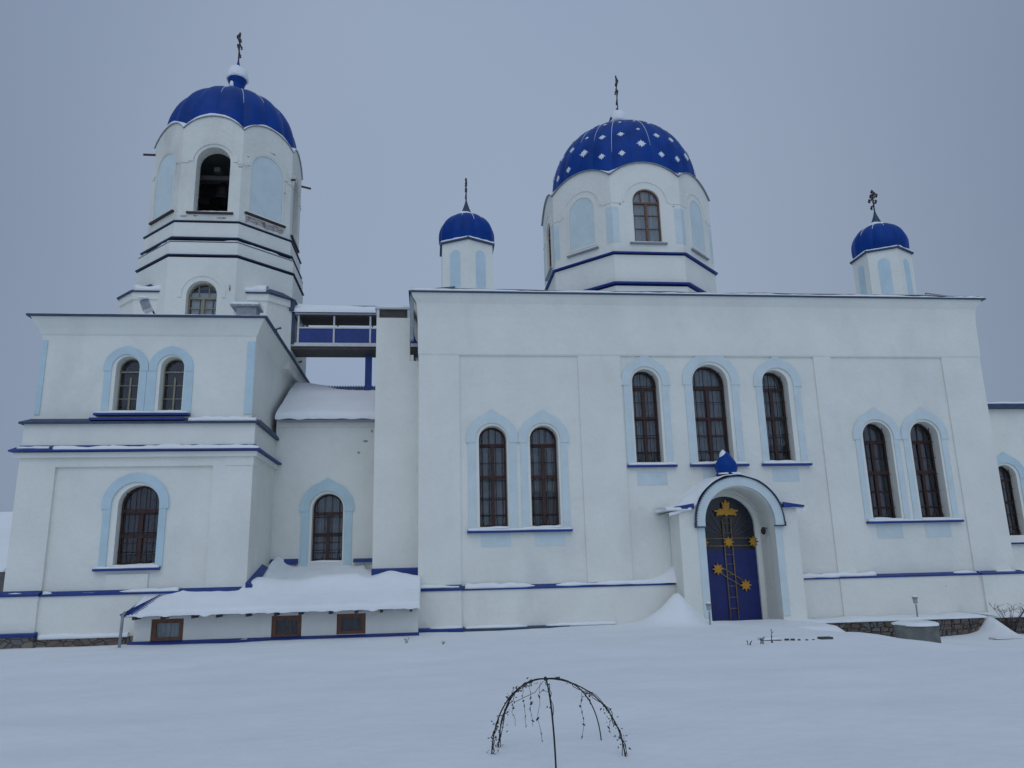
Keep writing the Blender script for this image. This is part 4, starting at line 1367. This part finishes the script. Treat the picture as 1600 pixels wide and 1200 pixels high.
# =================================================================== CONNECTING HALL
hl = empty('connecting_hall', (-3.8, 3.3, -0.6), 'low white hall with one arched window and a snowy roof, between bell tower and church', 'hall')
HY = 3.3
hm = at_y(HY)
mb = MB(hm)
mb.slab(rect(-5.93, -0.37, -1.2, 7.42), [arch(-3.87, 1.16, 2.0, 4.53)], 0, 0.5)
MB(hm).box(-5.93, -0.37, 7.4, 7.8, -1.2, 7.42).build('back_wall', M['plaster'], hl)
mb.slab(rect(-5.92, -2.0, 7.10, 7.30), (), -0.04, 0.0)
mb.build('wall', M['plaster'], hl)
window(hl, hm, -3.87, 1.16, 2.0, 4.53, 0.36, 'tall', 55, 'brown', 'curtain')
ledge_snow_in(hm, -3.87, 1.16, 2.0, 0.34, 5)
mb = MB(hm); surround(mb, -3.89, 0.66, 1.02, 1.4, 3.96, keel=0.16, d0=-0.06); mb.build('window_surround', M['paleblue'], hl)
flashing(hl, -5.9, -4.9, 2.0, -0.2, 0.0, hm, 0.10, 0.1)
flashing(hl, -2.85, -2.05, 2.0, -0.2, 0.0, hm, 0.08, 0.06)
flashing(hl, -4.95, -2.85, 1.74, -0.22, 0.0, hm, 0.08, 0.05)
mb = MB()
ridge_z, eave_z = 9.62, 7.42
def gable_roof(mb, x0, x1, ya, yr, yb, ze, zr, th=0.06):
    mb.hexa([(x0, ya, ze - th), (x1, ya, ze - th), (x1, yr, zr - th), (x0, yr, zr - th)], [(x0, ya, ze), (x1, ya, ze), (x1, yr, zr), (x0, yr, zr)])
    mb.hexa([(x0, yr, zr - th), (x1, yr, zr - th), (x1, yb, ze - th), (x0, yb, ze - th)], [(x0, yr, zr), (x1, yr, zr), (x1, yb, ze), (x0, yb, ze)])
gable_roof(mb, -5.9, -0.4, HY - 0.35, 7.0, 10.8, 7.42, 9.62)
y_ = -2.95
nx = 0
for i in range(46):       # corrugations of the sheet
    x = -5.85 + i * 0.118
    mb.tube([(x, HY - 0.35, 7.44), (x, 7.0, 9.64)], 0.028, 5)
mb.build('roof', M['blue'], hl)
def hall_snow():
    vs, fs = [], []
    nx, ny = 40, 24
    for j in range(ny + 1):
        t = j / ny
        y = HY - 0.42 + (7.0 - HY + 0.42) * t
        zb_ = 7.42 + (9.62 - 7.42) * (y - HY + 0.35) / (7.0 - HY + 0.35)
        for i in range(nx + 1):
            x = -5.92 + 5.5 * i / nx
            h = 0.20 + 0.05 * noise.noise(Vector((x * .8, y * .8, 0)))
            bare = max(0.0, (x + 5.4) / 3.4) * max(0.0, (t - 0.72) / 0.28)
            h -= 0.62 * min(1.0, bare) + 0.03 * noise.noise(Vector((x * 5, y * 5, 3)))
            if j == 0: h = 0.10 + 0.03 * noise.noise(Vector((x * 4, 0, 9)))
            vs.append((x, y, zb_ + h))
    for j in range(ny):
        for i in range(nx):
            a = j * (nx + 1) + i; fs.append((a, a + 1, a + nx + 2, a + nx + 1))
    b = len(vs)
    for i in range(nx + 1):
        x, y, z = vs[i]; vs.append((x, y + 0.03, 7.37 - 0.04 * noise.noise(Vector((x * 2.5, 0, 4)))))
    for i in range(nx): fs.append((i, b + i, b + i + 1, i + 1))
    SNOW.m = I4; SNOW.add(vs, fs, smooth=True)
hall_snow()
# flashing on the tower side wall that climbs towards the hall
MB().add([(xl1, -0.55, 1.02), (xl1 + 0.22, -0.6, 1.02), (xl1 + 0.22, 1.9, 1.62), (xl1, 1.9, 1.62), (xl1, -0.55, 1.32), (xl1 + 0.22, -0.6, 1.22), (xl1 + 0.22, 1.9, 1.80), (xl1, 1.9, 1.92)],
   [(0, 3, 2, 1), (4, 5, 6, 7), (0, 1, 5, 4), (1, 2, 6, 5), (2, 3, 7, 6), (3, 0, 4, 7)]).build('flashing', M['blue'], bt)

# =================================================================== COVERED WALKWAY
wk = empty('covered_walkway', (-3.2, 5.8, 10.7), 'covered footbridge with blue side panels and white posts between tower and church', 'footbridge')
WY0, WY1 = 5.2, 6.6
mb = MB(); mb.box(-6.1, -0.38, WY0, WY1, 10.97, 11.12); mb.build('floor_edge', M['whitemetal'], wk)
mb = MB(); mb.box(-6.1, -0.38, WY0 + 0.05, WY1 - 0.05, 10.84, 10.968); mb.build('floor_beam', M['darkwood'], wk)
for y in (WY0 + 0.06, WY1 - 0.06):
    for a, b in ((-5.55, -4.13), (-4.05, -2.59), (-2.51, -0.45)):
        MB().box(a, b, y - 0.02, y + 0.02, 11.12, 11.76).build('side_panel', M['blue'], wk)
    for x in (-5.59, -4.09, -2.55, -0.9):
        MB().box(x - 0.035, x + 0.035, y - 0.045, y + 0.045, 11.12, 12.44).build('post', M['whitemetal'], wk)
    MB().box(-5.6, -0.40, y - 0.05, y + 0.05, 11.765, 11.82).build('handrail', M['whitemetal'], wk)
    snow_strip(-5.4, -0.6, y - 0.05, y + 0.05, 11.82, 0.05, 401)
mb = MB(); mb.box(-5.75, -0.42, WY0 - 0.06, WY1 + 0.06, 12.38, 12.448); mb.build('eave_rail', M['whitemetal'], wk)
mb = MB()
mb.hexa([(-5.9, WY0 - 0.2, 12.45), (-0.42, WY0 - 0.2, 12.45), (-0.42, WY1 + 0.2, 12.45), (-5.9, WY1 + 0.2, 12.45)], [(-5.9, WY0 + 0.5, 12.98), (-0.42, WY0 + 0.5, 12.98), (-0.42, WY1 - 0.5, 12.98), (-5.9, WY1 - 0.5, 12.98)])
mb.build('roof', M['blue'], wk)
mb = MB(); mb.box(-5.9, -5.74, WY0 - 0.05, WY0 + 0.1, 11.05, 12.5); mb.box(-5.95, -5.75, WY0 - 0.3, WY0, 12.45, 12.95); mb.build('end_post', M['edge'], wk)
mb = MB(); mb.box(-5.6, -0.45, WY0, WY1 - 0.02, 12.335, 12.376); mb.build('ceiling', M['darkwood'], wk)
def wk_snow():
    vs, fs = [], []; nx, ny = 40, 6
    for j in range(ny + 1):
        for i in range(nx + 1):
            x = -5.85 + 5.4 * i / nx; t = j / ny
            y = WY0 - 0.22 + 0.72 * t
            h = 0.11 - 0.16 * max(0.0, (t - (0.86 - 0.5 * i / nx))) * 5 + 0.03 * noise.noise(Vector((x * 3, y * 6, 2)))
            vs.append((x, y, 12.45 + 0.53 * t * (0.70 / 0.70) + h))
    for j in range(ny):
        for i in range(nx):
            a = j * (nx + 1) + i; fs.append((a, a + 1, a + nx + 2, a + nx + 1))
    b = len(vs)
    for i in range(nx + 1):
        x, y, z = vs[i]; vs.append((x, y + 0.02, 12.43))
    for i in range(nx): fs.append((i, b + i, b + i + 1, i + 1))
    SNOW.add(vs, fs, smooth=True)
wk_snow()
mb = MB(); mb.box(-2.78, -2.50, 5.75, 6.0, 8.6, 10.75); mb.build('support_post', M['blue'], wk)

# =================================================================== LEAN-TO CELLAR ANNEXE
ln = empty('cellar_annexe', (-4.7, -0.9, -0.5), 'low cellar annexe with three small brown windows under a thick snowy lean-to roof', 'annexe')
LY = -1.3
lm = at_y(LY)
mb = MB(lm)
LWN = ((-8.02, 0.96, -0.34, 0.31), (-4.44, 0.92, -0.36, 0.30), (-2.45, 0.9, -0.32, 0.30))
mb.slab(rect(-9.0, -0.36, -1.4, 0.62), [rect(c - w / 2, c + w / 2, a, b) for c, w, a, b in LWN], 0, 0.3)
mb.box(-9.0, -8.8, 0.3, 0.9, -1.4, 0.7)
mb.box(-0.56, -0.36, 0.3, 1.3, -1.4, 0.75)
mb.build('wall', M['plaster'], ln)
mb = MB(lm)
mb.box(-9.1, -0.34, -0.10, 0.0, -1.3, -0.46)
mb.build('stone_footing', M['stone'], ln)
flashing(ln, -9.12, -0.32, -0.38, -0.14, 0.0, lm, 0.08, 0.05)
snow_strip(-7.4, -5.6, -0.12, 0.0, -0.37, 0.05, 408, lm, gap=0.2)
for i, (c, w, a, b) in enumerate(LWN):
    window(ln, lm, c, w, a, b, 0.06, 'square', 60 + i, 'lightbrown', 'curtainpale' if i == 0 else 'curtaindark', grille=False)
mb = MB()
mb.hexa([(-9.2, -1.88, 0.42), (-0.30, -1.88, 0.42), (-0.30, -0.4, 0.98), (-9.0, -0.4, 0.98)], [(-9.2, -1.88, 0.47), (-0.30, -1.88, 0.47), (-0.30, -0.4, 1.03), (-8.5, -0.4, 1.03)])
for i in range(7):
    mb.tube([(-9.22 + i * 0.11, -1.9, 0.49), (-8.5 + i * 0.11, -0.4, 1.05)], 0.022, 4)
mb.build('roof', M['blue'], ln)
mb = MB()
x = -8.85
i = 0
while x < -0.5:
    MB().box(x - 0.04, x + 0.04, -1.84, -1.31, 0.33, 0.415).build('rafter_end', M['darkwood'], ln); x += 0.82 + 0.1 * math.sin(i * 2.3); i += 1
def lean_snow():
    vs, fs = [], []; nx, ny = 110, 50
    for j in range(ny + 1):
        y = -1.96 + (3.28 + 1.96) * j / ny
        for i in range(nx + 1):
            x = -9.05 + (8.76) * i / nx
            if y < -0.35: b = 0.47 + (y + 1.88) * 0.378
            else: b = 1.05 + (y + 0.35) * 0.06
            h = 0.14 + 0.05 * noise.noise(Vector((x * .9, y * 1.2, 0))) + 0.03 * noise.noise(Vector((x * 2.7, y * 2.2, 3)))
            left = max(0.0, min(1.0, (x + 9.0 - (y + 1.9) * 0.25) / 0.8)); h *= left
            if x > -6.2 and y > -0.9:                      # drifts in the corner between tower and church
                u = min(1.0, (x + 6.2) / 0.5)
                crest = 0.30 * math.exp(-((y - 0.0) / 0.55) ** 2) * (0.8 + 0.7 * noise.noise(Vector((x * 0.55, 1.0, 7))))
                wallrise = 0.42 * max(0.0, (y - 0.9) / 2.4) ** 1.5
                side = 0.42 * math.exp(-((x + 5.75) / 0.45) ** 2) * max(0.0, min(1.0, (y + 0.1) / 2.2))
                rise2 = 0.28 * math.exp(-((x + 1.5) / 0.6) ** 2) * max(0.0, min(1, (y + 0.3) / 1.0))
                h += u * (crest + wallrise + side + rise2)
                if x > -2.4: h = min(h, 0.42 + 0.1 * math.sin(x * 4))
            z = b + h
            if j == 0: z = b + h * 0.7; y -= 0.05 * noise.noise(Vector((x * 1.9, 0, 6)))
            vs.append((x, y, z))
    for j in range(ny):
        for i in range(nx):
            a = j * (nx + 1) + i; fs.append((a, a + 1, a + nx + 2, a + nx + 1))
    b0 = len(vs)
    for i in range(nx + 1):
        x, y, z = vs[i]; vs.append((x, y + 0.03, 0.435 - 0.13 * max(0, noise.noise(Vector((x * 2.6, 0, 2))) - 0.05) - 0.03 * max(0, noise.noise(Vector((x * 9, 0, 2))))))
    for i in range(nx): fs.append((i, b0 + i, b0 + i + 1, i + 1))
    b1 = len(vs)
    for j in range(ny + 1):
        x, y, z = vs[j * (nx + 1) + nx]; vs.append((x, y, min(z, 0.42 + max(0, (y + 1.88)) * 0.37)))
    for j in range(ny): fs.append((j * (nx + 1) + nx, b1 + j, b1 + j + 1, (j + 1) * (nx + 1) + nx))
    SNOW.add(vs, fs, smooth=True)
lean_snow()

# downpipe at the annexe corner
tag(MB().tube([(-9.13, -2.02, -0.9), (-9.10, -2.0, 0.50), (-9.08, -1.92, 0.56)], 0.045, 8).build('downpipe', M['grey']), 'grey downpipe standing in the snow at the left end of the lean-to roof', 'pipe')

# =================================================================== TERRACE, RETAINING WALL
def strip_prism(mb, x0, x1, y0, y1, z0, z1): mb.box(x0, x1, y0, y1, z0, z1)
rw = MB()
def rubble(mb, x0, x1, y, z0, z1, seed):
    """irregular stones laid in a wall face"""
    rnd = random.Random(seed)
    z = z0
    while z < z1 - 0.05:
        h = min(rnd.uniform(0.13, 0.22), z1 - z)
        x = x0
        while x < x1 - 0.05:
            w = min(rnd.uniform(0.18, 0.46), x1 - x)
            d = rnd.uniform(0.02, 0.09); g = 0.012
            j = [rnd.uniform(-0.02, 0.02) for _ in range(8)]
            mb.hexa([(x + g, y - d * .5, z + g + j[0]), (x + w - g, y - d * .5, z + g + j[1]), (x + w - g, y + 0.2, z + g), (x + g, y + 0.2, z + g)],
                    [(x + g + .02, y - d, z + h - g + j[2]), (x + w - g - .02, y - d, z + h - g + j[3]), (x + w - g, y + 0.2, z + h - g), (x + g, y + 0.2, z + h - g)])
            x += w
        z += h
rubble(rw, 12.7, 18.75, -1.55, -1.35, -0.42, 5)
rw.box(12.7, 18.75, -1.54, -1.2, -1.4, -0.45)
tag(rw.build('retaining_wall', M['stone']), 'rubble stone terrace wall right of the porch behind the concrete ring', 'retaining wall', 'rubble terrace walls')
rw = MB(); rubble(rw, 19.1, 24.5, -1.75, -1.4, -0.40, 8); rw.box(19.1, 24.5, -1.74, -1.2, -1.4, -0.43)
tag(rw.build('retaining_wall', M['stone']), 'rubble stone terrace wall at the right edge behind the plank bench', 'retaining wall', 'rubble terrace walls')
mb = MB(); mb.box(18.75, 19.1, -1.15, -0.9, -1.4, -0.5)
tr = MB()
tr.box(12.4, 26.0, -1.5, -0.15, -1.4, -0.44)
tag(tr.build('terrace', M['concrete']), kind='structure')
MB2 = MB(); 
snow_strip(12.3, 18.8, -1.66, -0.2, -0.44, 0.10, 501, cell=0.15)
snow_strip(19.0, 24.6, -1.86, -0.2, -0.44, 0.10, 502, cell=0.15)

# landing with steps in front of the porch, mostly buried
sp_ = MB()
sp_.box(9.9, 12.6, -3.3, -1.2, -1.3, -0.62)
for x in (10.6, 10.95, 11.25, 11.5, 11.75):
    pass
tag(sp_.build('landing', M['concrete']), kind='structure')
def heap():
    vs, fs = [], []; nx, ny = 50, 24
    for j in range(ny + 1):
        y = -3.75 + 2.75 * j / ny
        for i in range(nx + 1):
            x = 7.0 + 6.1 * i / nx
            t = min(1.0, (y + 3.75) / 0.5)
            ex = min(1.0, (x - 7.0) / 2.5) * min(1.0, (13.1 - x) / 0.5)
            z = -0.75 + (0.33 * t + 0.10 * (y + 3.75) / 2.75) * ex + 0.03 * noise.noise(Vector((x * 1.2, y * 2, 6)))
            vs.append((x, y, z))
    for j in range(ny):
        for i in range(nx):
            a = j * (nx + 1) + i; fs.append((a, a + 1, a + nx + 2, a + nx + 1))
    SNOW.add(vs, fs, smooth=True)
heap()

# =================================================================== SMALL THINGS
def garden_lamp(x, y, z, h, label):
    e = empty('garden_lamp', (x, y, z), label, 'garden lamp', 'solar stake lamps in the snow')
    MB().tube([(x, y, z - 0.3), (x + 0.01, y, z + h * 0.6)], 0.028, 8).build('stake', M['grey'], e)
    MB().lathe([(0.045, 0), (0.07, 0.02), (0.075, 0.16), (0.05, 0.17)], (x, y, z + h * 0.64), 10).build('lamp_body', M['lamphead'], e)
    MB().lathe([(0.10, 0), (0.10, 0.02), (0.04, 0.07), (0.01, 0.08)], (x, y, z + h * 0.64 + 0.17), 10).build('cap', M['grey'], e)
    SNOW.m = I4; snow_cap((x, y, z + h * 0.64 + 0.22), 0.08, 0.08, 0.06, 2)
garden_lamp(8.97, -2.0, -0.42, 0.80, 'small stake lamp standing in the snow to the left of the blue church door')
garden_lamp(16.5, -1.35, -0.36, 0.66, 'small stake lamp standing on the stone terrace wall under the right window pair')

cr = empty('concrete_ring', (14.45, -4.4, -1.0), 'grey concrete well ring with a flat cap of snow in front of the stone wall', 'well ring')
MB().lathe([(0.62, -0.3), (0.60, 0.62), (0.50, 0.62), (0.50, 0.5), (0.001, 0.5)], (14.45, -4.4, -0.96), 28, cap=False).build('ring_wall', M['concrete'], cr)
SNOW.m = I4; snow_cap((14.45, -4.4, -0.36), 0.64, 0.64, 0.11, 3, power=4)

bn = empty('plank_bench', (18.6, -3.2, -1.2), 'low snow covered plank bench at the right edge below the terrace wall', 'bench')
MB().box(17.75, 19.9, -3.35, -3.0, -1.06, -0.97).build('seat', M['rust'], bn)
for x in (17.9, 19.6): MB().box(x - 0.04, x + 0.04, -3.3, -3.05, -1.4, -1.02).build('leg', M['rust'], bn)
snow_strip(17.75, 19.9, -3.33, -3.0, -0.97, 0.06, 510)

def twigs(name, x, y, z, h, n, seed, label, cat='shrub', spread=0.3, r=0.008):
    rnd = random.Random(seed)
    mb = MB()
    for i in range(n):
        a = rnd.uniform(0, 6.28); l = h * rnd.uniform(0.5, 1.0); s = spread * rnd.uniform(0.2, 1)
        p0 = Vector((x + rnd.uniform(-.06, .06), y + rnd.uniform(-.06, .06), z - 0.15))
        p1 = Vector((x + s * 0.5 * math.cos(a), y + s * 0.5 * math.sin(a), z + l * 0.55))
        p2 = Vector((x + s * math.cos(a), y + s * math.sin(a), z + l))
        mb.tube([p0, p1, p2], r, 4, taper=r * 0.4)
        for k in range(3):
            t = rnd.uniform(0.4, 0.95); q = p1.lerp(p2, t)
            d = Vector((rnd.uniform(-1, 1), rnd.uniform(-1, 1), rnd.uniform(0.1, 1))).normalized() * l * 0.25
            mb.tube([q, q + d], r * 0.5, 4)
    return tag(mb.build(name, M['twig']), label, cat)
twigs('bare_shrub', 19.35, -2.0, -0.9, 0.95, 14, 3, 'bare reddish shrub above the plank bench at the right edge', spread=0.6, r=0.011)
twigs('bare_shrub', 19.15, -3.7, -1.2, 0.5, 9, 4, 'bare low shrub in front of the plank bench at the right edge', spread=0.35, r=0.010)
for i, (x, y, h, l) in enumerate(((7.28, -9.15, 0.10, 'short dry stalk poking out of the snow below the blue door, leftmost of three'),
                           (7.62, -9.1, 0.15, 'forked dry stalk poking out of the snow below the blue door, middle of three'),
                           (7.92, -8.95, 0.27, 'tallest dry stalk beside the buried boards below the blue door'),
                           (-0.63, -4.3, 0.16, 'dry stalk lying in the snow just below the right end of the lean-to annexe'),
                           (0.35, -5.4, 0.08, 'tiny dry stalk in the snow between the annexe and the wire arch'))):
    twigs('dry_stalk', x, y, gz(x, y), h, 3 if i != 2 else 2, 20 + i, l, 'plant stalk', 0.10 if i != 2 else 0.04, 0.013)

# planks half buried before the porch
pl = MB(); zb = gz(8.5, -8.6)
pl.box(7.95, 8.32, -8.62, -8.40, zb + 0.0, zb + 0.05)
for k_, (x, w, h_) in enumerate(((8.41, 0.10, .05), (8.56, 0.09, .05), (8.74, 0.05, .04), (8.93, 0.05, .03), (9.1, 0.04, .025))):
    pl.box(x, x + w, -8.62, -8.57, zb - 0.05, gz(x, -8.6) + h_ * 0.8)
pl.box(9.32, 9.62, -8.6, -8.4, gz(9.5, -8.6) - 0.02, gz(9.5, -8.6) + 0.05)
tag(pl.build('buried_boards', M['darkwood']), 'dark board edges showing through the snow in front of the porch', 'boards')
snow_strip(7.85, 8.33, -8.63, -8.3, zb + 0.04, 0.045, 520, cell=0.05)

# floodlight on the tower roof
fl = empty('floodlight', (-10.0, 0.9, 10.5), 'pale tilted floodlight on a bracket on the roof edge of the bell tower block', 'floodlight')
MB().tube([(-9.92, 0.85, 10.5), (-9.95, 0.85, 10.85), (-10.1, 0.75, 11.15)], 0.035, 6).build('bracket', M['iron'], fl)
m_ = Matrix.Translation((-10.18, 0.62, 11.12)) @ Matrix.Rotation(R(-28), 4, 'Y') @ Matrix.Rotation(R(-25), 4, 'X')
mb = MB(m_); mb.hexa([(-.17, -.1, -.32), (.17, -.1, -.32), (.13, .12, -.26), (-.13, .12, -.26)], [(-.17, -.1, .30), (.17, -.1, .30), (.13, .12, .24), (-.13, .12, .24)])
mb.build('housing', M['whitemetal'], fl)
mb = MB(m_); mb.slab(rect(-.15, .15, -.28, .26), (), -0.115, -0.1); mb.build('lens', M['grey'], fl)
snow_cap((-10.3, 0.6, 11.38), 0.2, 0.18, 0.08, 4)

# wire arch for climbing plants, with withered vines
wa = empty('wire_arch', (1.35, -18.1, -0.1), 'round wire garden arch with withered vines standing alone in the snow in front', 'plant support')
wa.location = (1.15, -19.5, -0.1)
ax, ay = 1.34, -18.0
apex = Vector((1.08, -19.45, 0.615))
GZ = gz(1.3, -18.0)
ends = {'a': (0.57, -19.35), 'b': (0.66, -19.05), 'c': (1.06, -20.05), 'd': (1.77, -19.6), 'e': (1.68, -19.0)}
wires = MB(); bars = {}
for k_, (ex, ey) in ends.items():
    ez = gz(ex, ey) - 0.1
    pts = []
    for i in range(17):
        t = i / 16
        a = t * math.pi / 2
        x = apex.x + (ex - apex.x) * math.sin(a) ** 0.97
        y = apex.y + (ey - apex.y) * math.sin(a) ** 1.05
        z = ez + (apex.z - ez) * math.cos(a) ** 0.9
        pts.append(Vector((x, y, z)))
    bars[k_] = pts
    wires.tube(pts, 0.0062 if k_ != 'c' else 0.0085, 6)
wires.lathe([(0.001, -0.02), (0.016, -0.01), (0.018, 0.0), (0.012, 0.015), (0.001, 0.02)], tuple(apex), 8)
wires.build('arch_rod', M['iron'], wa)
rnd = random.Random(11)
vine = MB(); leaf = MB()
def vine_along(pts, t0, t1, n, seed, leaves):
    r_ = random.Random(seed)
    for s in range(n):
        out = []
        for i in range(15):
            t = t0 + (t1 - t0) * i / 14
            f_ = t * (len(pts) - 1); a = min(int(f_), len(pts) - 2)
            p = pts[a].lerp(pts[a + 1], f_ - a)
            out.append(p + Vector((r_.uniform(-.022, .022), r_.uniform(-.022, .022), r_.uniform(-.02, .015))))
        vine.tube(out, 0.004, 4)
        for q in range(leaves):
            p = out[r_.randrange(15)] + Vector((r_.uniform(-.05, .05), r_.uniform(-.04, .04), r_.uniform(-.05, .02)))
            leaf_at(p, r_)
def leaf_at(p, r_, s=0.014):
    s = s * r_.uniform(0.6, 1.3)
    u = Vector((r_.uniform(-1, 1), r_.uniform(-1, 1), r_.uniform(-1, 1))).normalized(); w = u.orthogonal().normalized()
    w2 = u.cross(w) * 0.5
    leaf.add([p - u * s, p + w * s * .6, p + u * s * 1.2, p - w * s * .6, p + w2 * s * .5, p - w2 * s * .5], [(0, 1, 4), (1, 2, 4), (2, 3, 4), (3, 0, 4), (1, 0, 5), (2, 1, 5), (3, 2, 5), (0, 3, 5)])
vine_along(bars['b'], 0.15, 0.98, 3, 1, 26)
vine_along(bars['a'], 0.62, 0.98, 2, 2, 16)
vine_along(bars['d'], 0.35, 1.0, 3, 3, 18)
vine_along(bars['c'], 0.0, 0.55, 1, 4, 5)
vine_along(bars['e'], 0.1, 0.6, 1, 5, 4)
def dangle(p, l, seed, nl):
    r_ = random.Random(seed); out = [Vector(p)]
    for i in range(8): out.append(out[-1] + Vector((r_.uniform(-.018, .018), r_.uniform(-.01, .01), -l / 8)))
    vine.tube(out, 0.0022, 4)
    for q in range(nl): leaf_at(out[2 + r_.randrange(7)], r_, 0.018)
dangle(bars['b'][3], 0.40, 1, 7); dangle(bars['b'][5], 0.36, 2, 6); dangle(bars['c'][2] + Vector((-.06, 0, 0)), 0.5, 3, 6)
dangle(bars['d'][5], 0.42, 4, 7); dangle(bars['b'][8], 0.25, 5, 4); dangle(bars['d'][10], 0.15, 6, 3)
vine.tube([apex + Vector((-.02, 0, -.02)), apex + Vector((-.1, .02, -.12)), apex + Vector((-.2, .03, -.16)), apex + Vector((-.3, .02, -.2))], 0.003, 4)
vine.tube([bars['c'][5], bars['c'][5] + Vector((-.05, 0, .02)), bars['c'][5] + Vector((-.09, 0, 0))], 0.003, 4)
vo = vine.build('vine', M['twig'], wa)
leaf.build('withered_leaves', M['leaf'], vo)

# far shed beyond the left edge
sh = empty('shed', (-27.0, 22.0, -0.6), 'distant grey shed with a snowy roof at the left edge behind the bell tower', 'shed')
mb = MB(); mb.box(-34, -24.0, 20, 28, -1, 2.2)
mb.build('wall', M['farwall'], sh)
mb = MB(); mb.hexa([(-34.5, 19.3, 2.0), (-23.4, 19.3, 2.0), (-23.4, 28.7, 2.0), (-34.5, 28.7, 2.0)], [(-34.5, 23.5, 5.6), (-23.4, 23.5, 5.6), (-23.4, 24.5, 5.6), (-34.5, 24.5, 5.6)])
mb.build('roof', M['snow'], sh)

# =================================================================== snow mass
tag(SNOW.build('roof_snow', M['snow']), 'snow lying on roofs, sills, ledges and domes', 'snow', kind='stuff')


# small bare patches where the whitewash has come off
def patch(mtx, u, v, w, h, seed, parent):
    rnd = random.Random(seed)
    pts = [(u + w * math.cos(a) * rnd.uniform(.6, 1.1), v + h * math.sin(a) * rnd.uniform(.6, 1.1)) for a in [k * 0.6283 for k in range(10)]]
    MB(mtx).slab(pts, (), -0.006, 0.004).build('bare_patch', M['chipped'], parent)
patch(hm, -2.5, 6.55, 0.12, 0.05, 1, hl); patch(hm, -2.75, 6.1, 0.07, 0.06, 2, hl); patch(hm, -2.25, 6.95, 0.05, 0.08, 3, hl)
patch(FT(0, AP1), 1.15, 13.0, 0.05, 0.16, 4, bt)
for k_, (u_, v_, w_, h_) in enumerate(((1.2, 18.6, 0.12, 0.04), (-1.0, 16.25, 0.2, 0.05), (0.55, 16.2, 0.25, 0.05), (-0.5, 16.28, 0.12, 0.04))):
    patch(FT(0, AP2), u_, v_, w_, h_, 10 + k_, bt)
for k_, (u_, v_, w_, h_) in enumerate(((-0.95, 19.2, 0.14, 0.04), (0.9, 18.2, 0.10, 0.05), (0.2, 19.85, 0.16, 0.035))):
    patch(FT(1, AP2), u_, v_, w_, h_, 20 + k_, bt)
for k_, (u_, v_, w_, h_) in enumerate(((-1.3, 18.75, 0.05, 0.06), (1.4, 18.7, 0.07, 0.03), (-0.02, 20.1, 0.03, 0.06))):
    patch(FC(0, AP), u_, v_, w_, h_, 30 + k_, ch)
